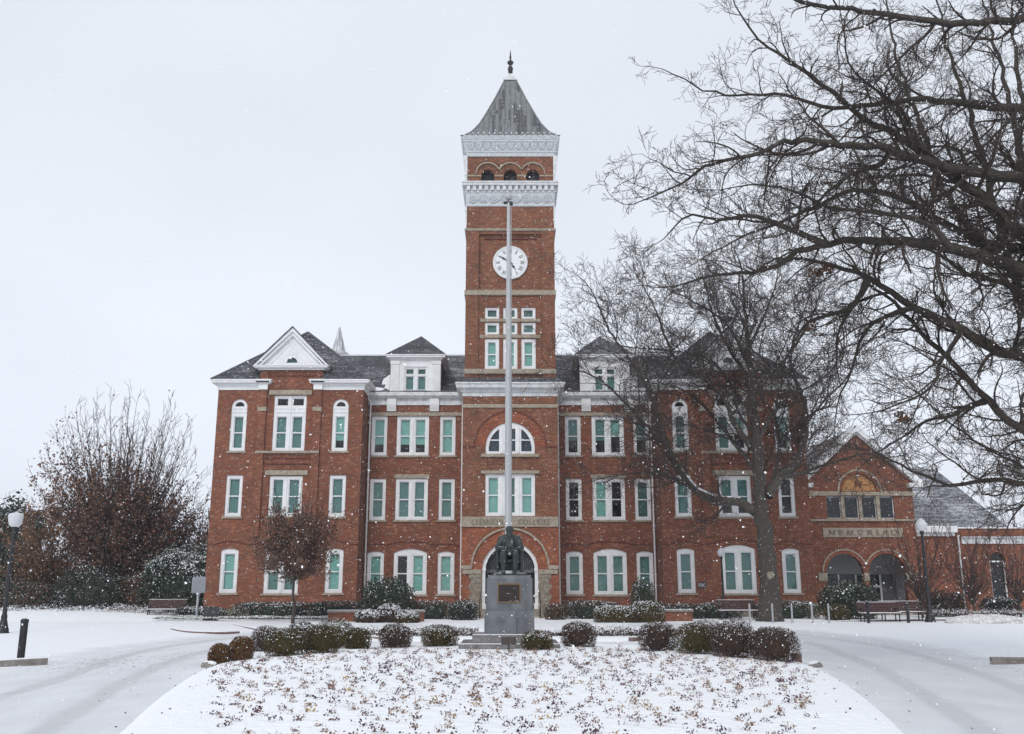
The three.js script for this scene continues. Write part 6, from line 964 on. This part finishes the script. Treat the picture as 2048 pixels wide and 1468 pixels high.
const OAKCFG = { rmin: .0075, clear: .52, flare: true, lev: [
  { gap: .46, len: [1.6, 4.4], ang: [.45, 1.1], seg: 9, wig: .34, up: .05, sides: 5, ref: 2.4 },
  { gap: .33, len: [.8, 2.0], ang: [.5, 1.1], seg: 6, wig: .4, up: .04, sides: 4, rr: .55, ref: 1.2 },
  { gap: .22, len: [.4, 1.0], ang: [.45, 1.0], seg: 3, wig: .45, up: .03, sides: 3, rr: .65, ref: .6 },
  { gap: .2, len: [.2, .5], ang: [.4, 1.0], seg: 1, wig: .4, up: .02, sides: 3, rr: .75, ref: .4 }] };
const rel = (L, o) => L.map(([a, b, P]) => [a, b, P.map(([x, y, z]) => [x - o[0], y - o[1], z - o[2]])]);
{
  const o = [12.07, .2, -46], t = thing('oak_tree', 'large bare oak standing close before the hall', 'tree', o);
  const tw = limbTree(t, rel(OAK, o), OAKCFG, 21); put('crown', tw.geo(), M.twig, t);
  const ln = rel(OAK, o)[1][2].slice(1, 5).map(([x, y, z]) => [x, y + .21, z + .03]); put('snow', pipe(ln, .06, 6, 24), M.snow, t);
  const sc = new THREE.SphereGeometry(.2, 12, 10); sc.scale(.9, 1.3, .35); sc.translate(.02, 2.2, .5); put('bark_scar', clean(sc), M.stoneDark, t);
}
{
  const o = [13.75, 0, -20], t = thing('oak_tree', 'huge bare oak whose limbs reach in over the drive from beside it', 'tree', o);
  const cfg = { rmin: .0041, clear: .78, flare: true, thin: li => li >= 16 && li < 22 ? .5 : 1, lev: [
    { gap: .3, len: [.8, 2.7], ang: [.45, 1.2], seg: 10, wig: .36, up: .02, sides: 5, ref: 1.3 },
    { gap: .2, len: [.4, 1.2], ang: [.5, 1.15], seg: 6, wig: .45, up: .015, sides: 4, rr: .55, ref: .7 },
    { gap: .13, len: [.2, .6], ang: [.45, 1.1], seg: 3, wig: .5, up: .01, sides: 3, rr: .65, ref: .35 },
    { gap: .12, len: [.1, .26], ang: [.4, 1.0], seg: 1, wig: .4, up: .01, sides: 3, rr: .75, ref: .22 }] };
  const tw = limbTree(t, rel(OVERHANG, o), cfg, 34); put('crown', tw.geo(), M.twig, t);
  put('dead_leaves', leafMesh(150, q => { const c = [[7.05, 9.6, -20.2], [6.8, 9.55, -20.2], [6.6, 8.3, -20.2], [8.35, 6.2, -20.0]][Math.floor(q() * 4)]; return [new THREE.Vector3(c[0] - o[0] + (q() - .5) * .3, c[1] - .9 + (q() - .5) * .2, c[2] - o[2] + (q() - .5) * .3), new THREE.Vector3(0, .2, .8)]; }, .1, PAL.beech, 77), M.leaf, t);
}
// vase-shaped trees that hold their brown leaves
function vaseTree(name, label, [x, y, z], H, Wd, o) {
  const t = thing(name, label, 'tree', [x, y, z], 0, o.group), q = mulberry(o.seed), limbs = [[o.r, o.r * .12, [[0, -.3, 0], [.05, H * .12, 0], [0, H * .25, .05], [.1, H * .5, 0], [.05, H * .8, 0]]]];
  for (let k = 0; k < o.limbs; k++) { const az = k * 2.399 + q() * .5, f = q(), yE = lerp(o.low, .97, Math.pow((k + .5) / o.limbs, .8)) * H, c = (yE / H - o.mid) / (1.02 - o.mid), rr = Wd / 2 * Math.sqrt(Math.max(.02, 1 - (c > 0 ? c * c : c * c * 1.4))) * (.75 + .25 * f), y0 = H * (o.fork + o.fork * .9 * q()); limbs.push([o.r * (.2 + .16 * q()), .008, [[0, y0, 0], [Math.cos(az) * rr * .3, lerp(y0, yE, .3), Math.sin(az) * rr * .3], [Math.cos(az) * rr * .72, lerp(y0, yE, .66), Math.sin(az) * rr * .72], [Math.cos(az) * rr, yE, Math.sin(az) * rr]]]); }
  const spots = [], cfg = o.cfg, tw = limbTree(t, limbs, cfg, o.seed, (pts) => { for (const p of pts) if (p.y > o.leafLow * H) { const k = o.leafy(p, H, Wd); if (q() < k) spots.push(p); } });
  put('crown', tw.geo(), o.twig || M.twig, t);
  if (spots.length) put('leaves', leafMesh(o.leaves, qq => [spots[Math.floor(qq() * spots.length)].clone().add(new THREE.Vector3(qq() - .5, qq() - .5, qq() - .5).multiplyScalar(o.spread)), new THREE.Vector3(0, .3, .7)], o.leafSize, o.pal, o.seed + 1, .2), M.leaf, t);
  return t;
}
const UP = { rmin: .0085, clear: .4, lev: [{ gap: .36, len: [.8, 2.8], ang: [.25, .65], seg: 6, wig: .26, up: .08, sides: 4, ref: 1.4 }, { gap: .32, len: [.5, 1.3], ang: [.3, .7], seg: 4, wig: .28, up: .07, sides: 3, rr: .6, ref: .8 }] };
vaseTree('beech_tree', 'tall fan shaped tree keeping brown leaves on its lower limbs', [-22.8, .5, -56], 12.4, 9.6, { r: .3, limbs: 80, low: .36, mid: .5, fork: .09, seed: 51, cfg: UP, leafLow: .1, leafy: (p, H, W) => { const k = p.y / H; return Math.max(.012, 1.05 * Math.pow(smooth(.92, .3, k + .3 * (p.x / W)), 1.6)); }, leaves: 30000, leafSize: .16, spread: .55, pal: PAL.beech, twig: M.twigRed });
const LOW = { rmin: .009, clear: .3, lev: [{ gap: .35, len: [.6, 1.6], ang: [.4, .9], seg: 4, wig: .35, up: .05, sides: 4, ref: 1 }, { gap: .35, len: [.3, .8], ang: [.4, .9], seg: 3, wig: .35, up: .03, sides: 3, rr: .6, ref: .5 }] };
vaseTree('beech_tree', 'lower russet leafed tree beside the flat topped lamp', [-27.2, .5, -57], 6.2, 5.6, { r: .16, limbs: 26, low: .3, mid: .45, fork: .1, seed: 61, cfg: LOW, leafLow: .12, leafy: () => .9, leaves: 14000, leafSize: .14, spread: .6, pal: PAL.copper, twig: M.twigRed });
vaseTree('beech_tree', 'dense brown leafed tree filling in beneath the tall fan tree', [-22.4, .5, -57.6], 6.6, 7.6, { r: .16, limbs: 26, low: .3, mid: .45, fork: .1, seed: 67, cfg: LOW, leafLow: .12, leafy: () => .9, leaves: 18000, leafSize: .14, spread: .6, pal: PAL.beech.concat(PAL.oakBrown), twig: M.twigRed });
vaseTree('beech_tree', 'sparse brown leafed tree between tall fan tree and hall', [-19.2, .5, -58], 5.4, 4.6, { r: .12, limbs: 22, low: .3, mid: .45, fork: .1, seed: 71, cfg: LOW, leafLow: .12, leafy: () => .9, leaves: 8000, leafSize: .14, spread: .6, pal: PAL.oakBrown.concat(PAL.beech), twig: M.twigRed });
vaseTree('young_oak', 'small round brown leafed tree before the end bay', [-9.86, .1, -44], 6.2, 3.9, { r: .11, limbs: 46, low: .36, mid: .55, fork: .31, seed: 81, cfg: { rmin: .006, clear: .5, lev: [{ gap: .2, len: [.4, 1.1], ang: [.4, .9], seg: 4, wig: .3, up: .06, sides: 4, ref: .7 }, { gap: .2, len: [.2, .5], ang: [.4, .9], seg: 3, wig: .35, up: .03, sides: 3, rr: .6, ref: .4 }] }, leafLow: .3, leafy: (p, H) => Math.max(.03, smooth(.9, .7, p.y / H)), leaves: 21000, leafSize: .1, spread: .5, pal: PAL.oakBrown, twig: M.twig });
// bare trees far behind
const bare = (name, label, p, H, W, seed, n = 18, tw = M.twig, group) => vaseTree(name, label, p, H, W, { r: H * .02, limbs: n, low: .5, mid: .55, fork: .12, seed, cfg: { rmin: .012, clear: .4, lev: [{ gap: .5, len: [.8, 2.4], ang: [.25, .6], seg: 4, wig: .25, up: .12, sides: 4, ref: 1.4 }, { gap: .4, len: [.4, 1.2], ang: [.3, .7], seg: 3, wig: .3, up: .08, sides: 3, rr: .6, ref: .8 }] }, leafLow: 2, leafy: () => 0, leaves: 0, leafSize: .1, spread: .1, pal: PAL.beech, twig: tw, group });
bare('bare_tree', 'slender bare tree behind the hall corner', [-23.2, 0, -68], 8.6, 4.6, 91, 22, M.twigRed); bare('bare_tree', 'thin bare tree just off the hall corner', [-20.9, 0, -66], 7.2, 3.4, 92, 16, M.twigRed);
bare('bare_tree', 'bare tree far behind the low russet tree', [-38, 0, -72], 8.4, 6, 93); bare('bare_tree', 'bare tree far beyond the flat topped lamp', [-45, 0, -80], 8, 7, 94); bare('bare_tree', 'wide bare tree far behind the sparse brown tree', [-31, 0, -76], 8.2, 6, 95);
bare('bare_tree', 'bare treetop showing over the chapel wing', [40, 0, -84], 10.5, 8, 96, 24); bare('bare_tree', 'second bare treetop far beyond the chapel wing', [47, 0, -90], 10.8, 8, 97, 24);
bare('bare_tree', 'small twiggy crape myrtle before the wing wall', [23.8, .3, -50.5], 4.2, 3.2, 98, 26, M.twigRed); bare('bare_tree', 'twiggy crape myrtle before the wing window', [26.3, .3, -50.8], 4.0, 3.2, 99, 26, M.twigRed); bare('bare_tree', 'leaning twiggy shrub tree beside the porch pier', [20.9, .3, -50], 4.4, 3.6, 101, 26, M.twigRed); bare('bare_tree', 'twiggy crape myrtle at the far end of the wing', [29.2, .3, -50.6], 3.6, 3.0, 102, 26, M.twigRed);
shrub('pine_tree', 'dark pine showing above the flat topped lamp', 'tree', [-34.5, 0, -66], [5, 7.5, 4], { pal: PAL.holly.concat(PAL.yew), snow: .06, n: 5200, size: .28, amp: .4 });
// ------------------------------------------------------------------ falling snow
{
  const g = new THREE.IcosahedronGeometry(1, 0), n = 170000, q = mulberry(404), im = new THREE.InstancedMesh(g, mat([.9, .91, .93], .9), n), m = new THREE.Matrix4(), s = new THREE.Vector3(), e = new THREE.Quaternion(), p = new THREE.Vector3();
  for (let i = 0; i < n; i++) { const r = .0042 + .006 * q() * q(); p.set((q() - .5) * 64, q() * 28, -5.5 - q() * 44); s.set(r * (.7 + .6 * q()), r * (.8 + .9 * q()), r * (.7 + .6 * q())); e.setFromEuler(new THREE.Euler(q() * 6, q() * 6, q() * 6)); m.compose(p, e, s); im.setMatrixAt(i, m); }
  im.name = 'falling_snow'; im.castShadow = false; im.receiveShadow = true; tag(im, 'scattered white snowflakes falling through the air', 'snowflakes', null, 'stuff'); scene.add(im);
}
scene.fog = new THREE.FogExp2(new THREE.Color(.8, .83, .9), 0.0007);
renderer.render(scene, camera);
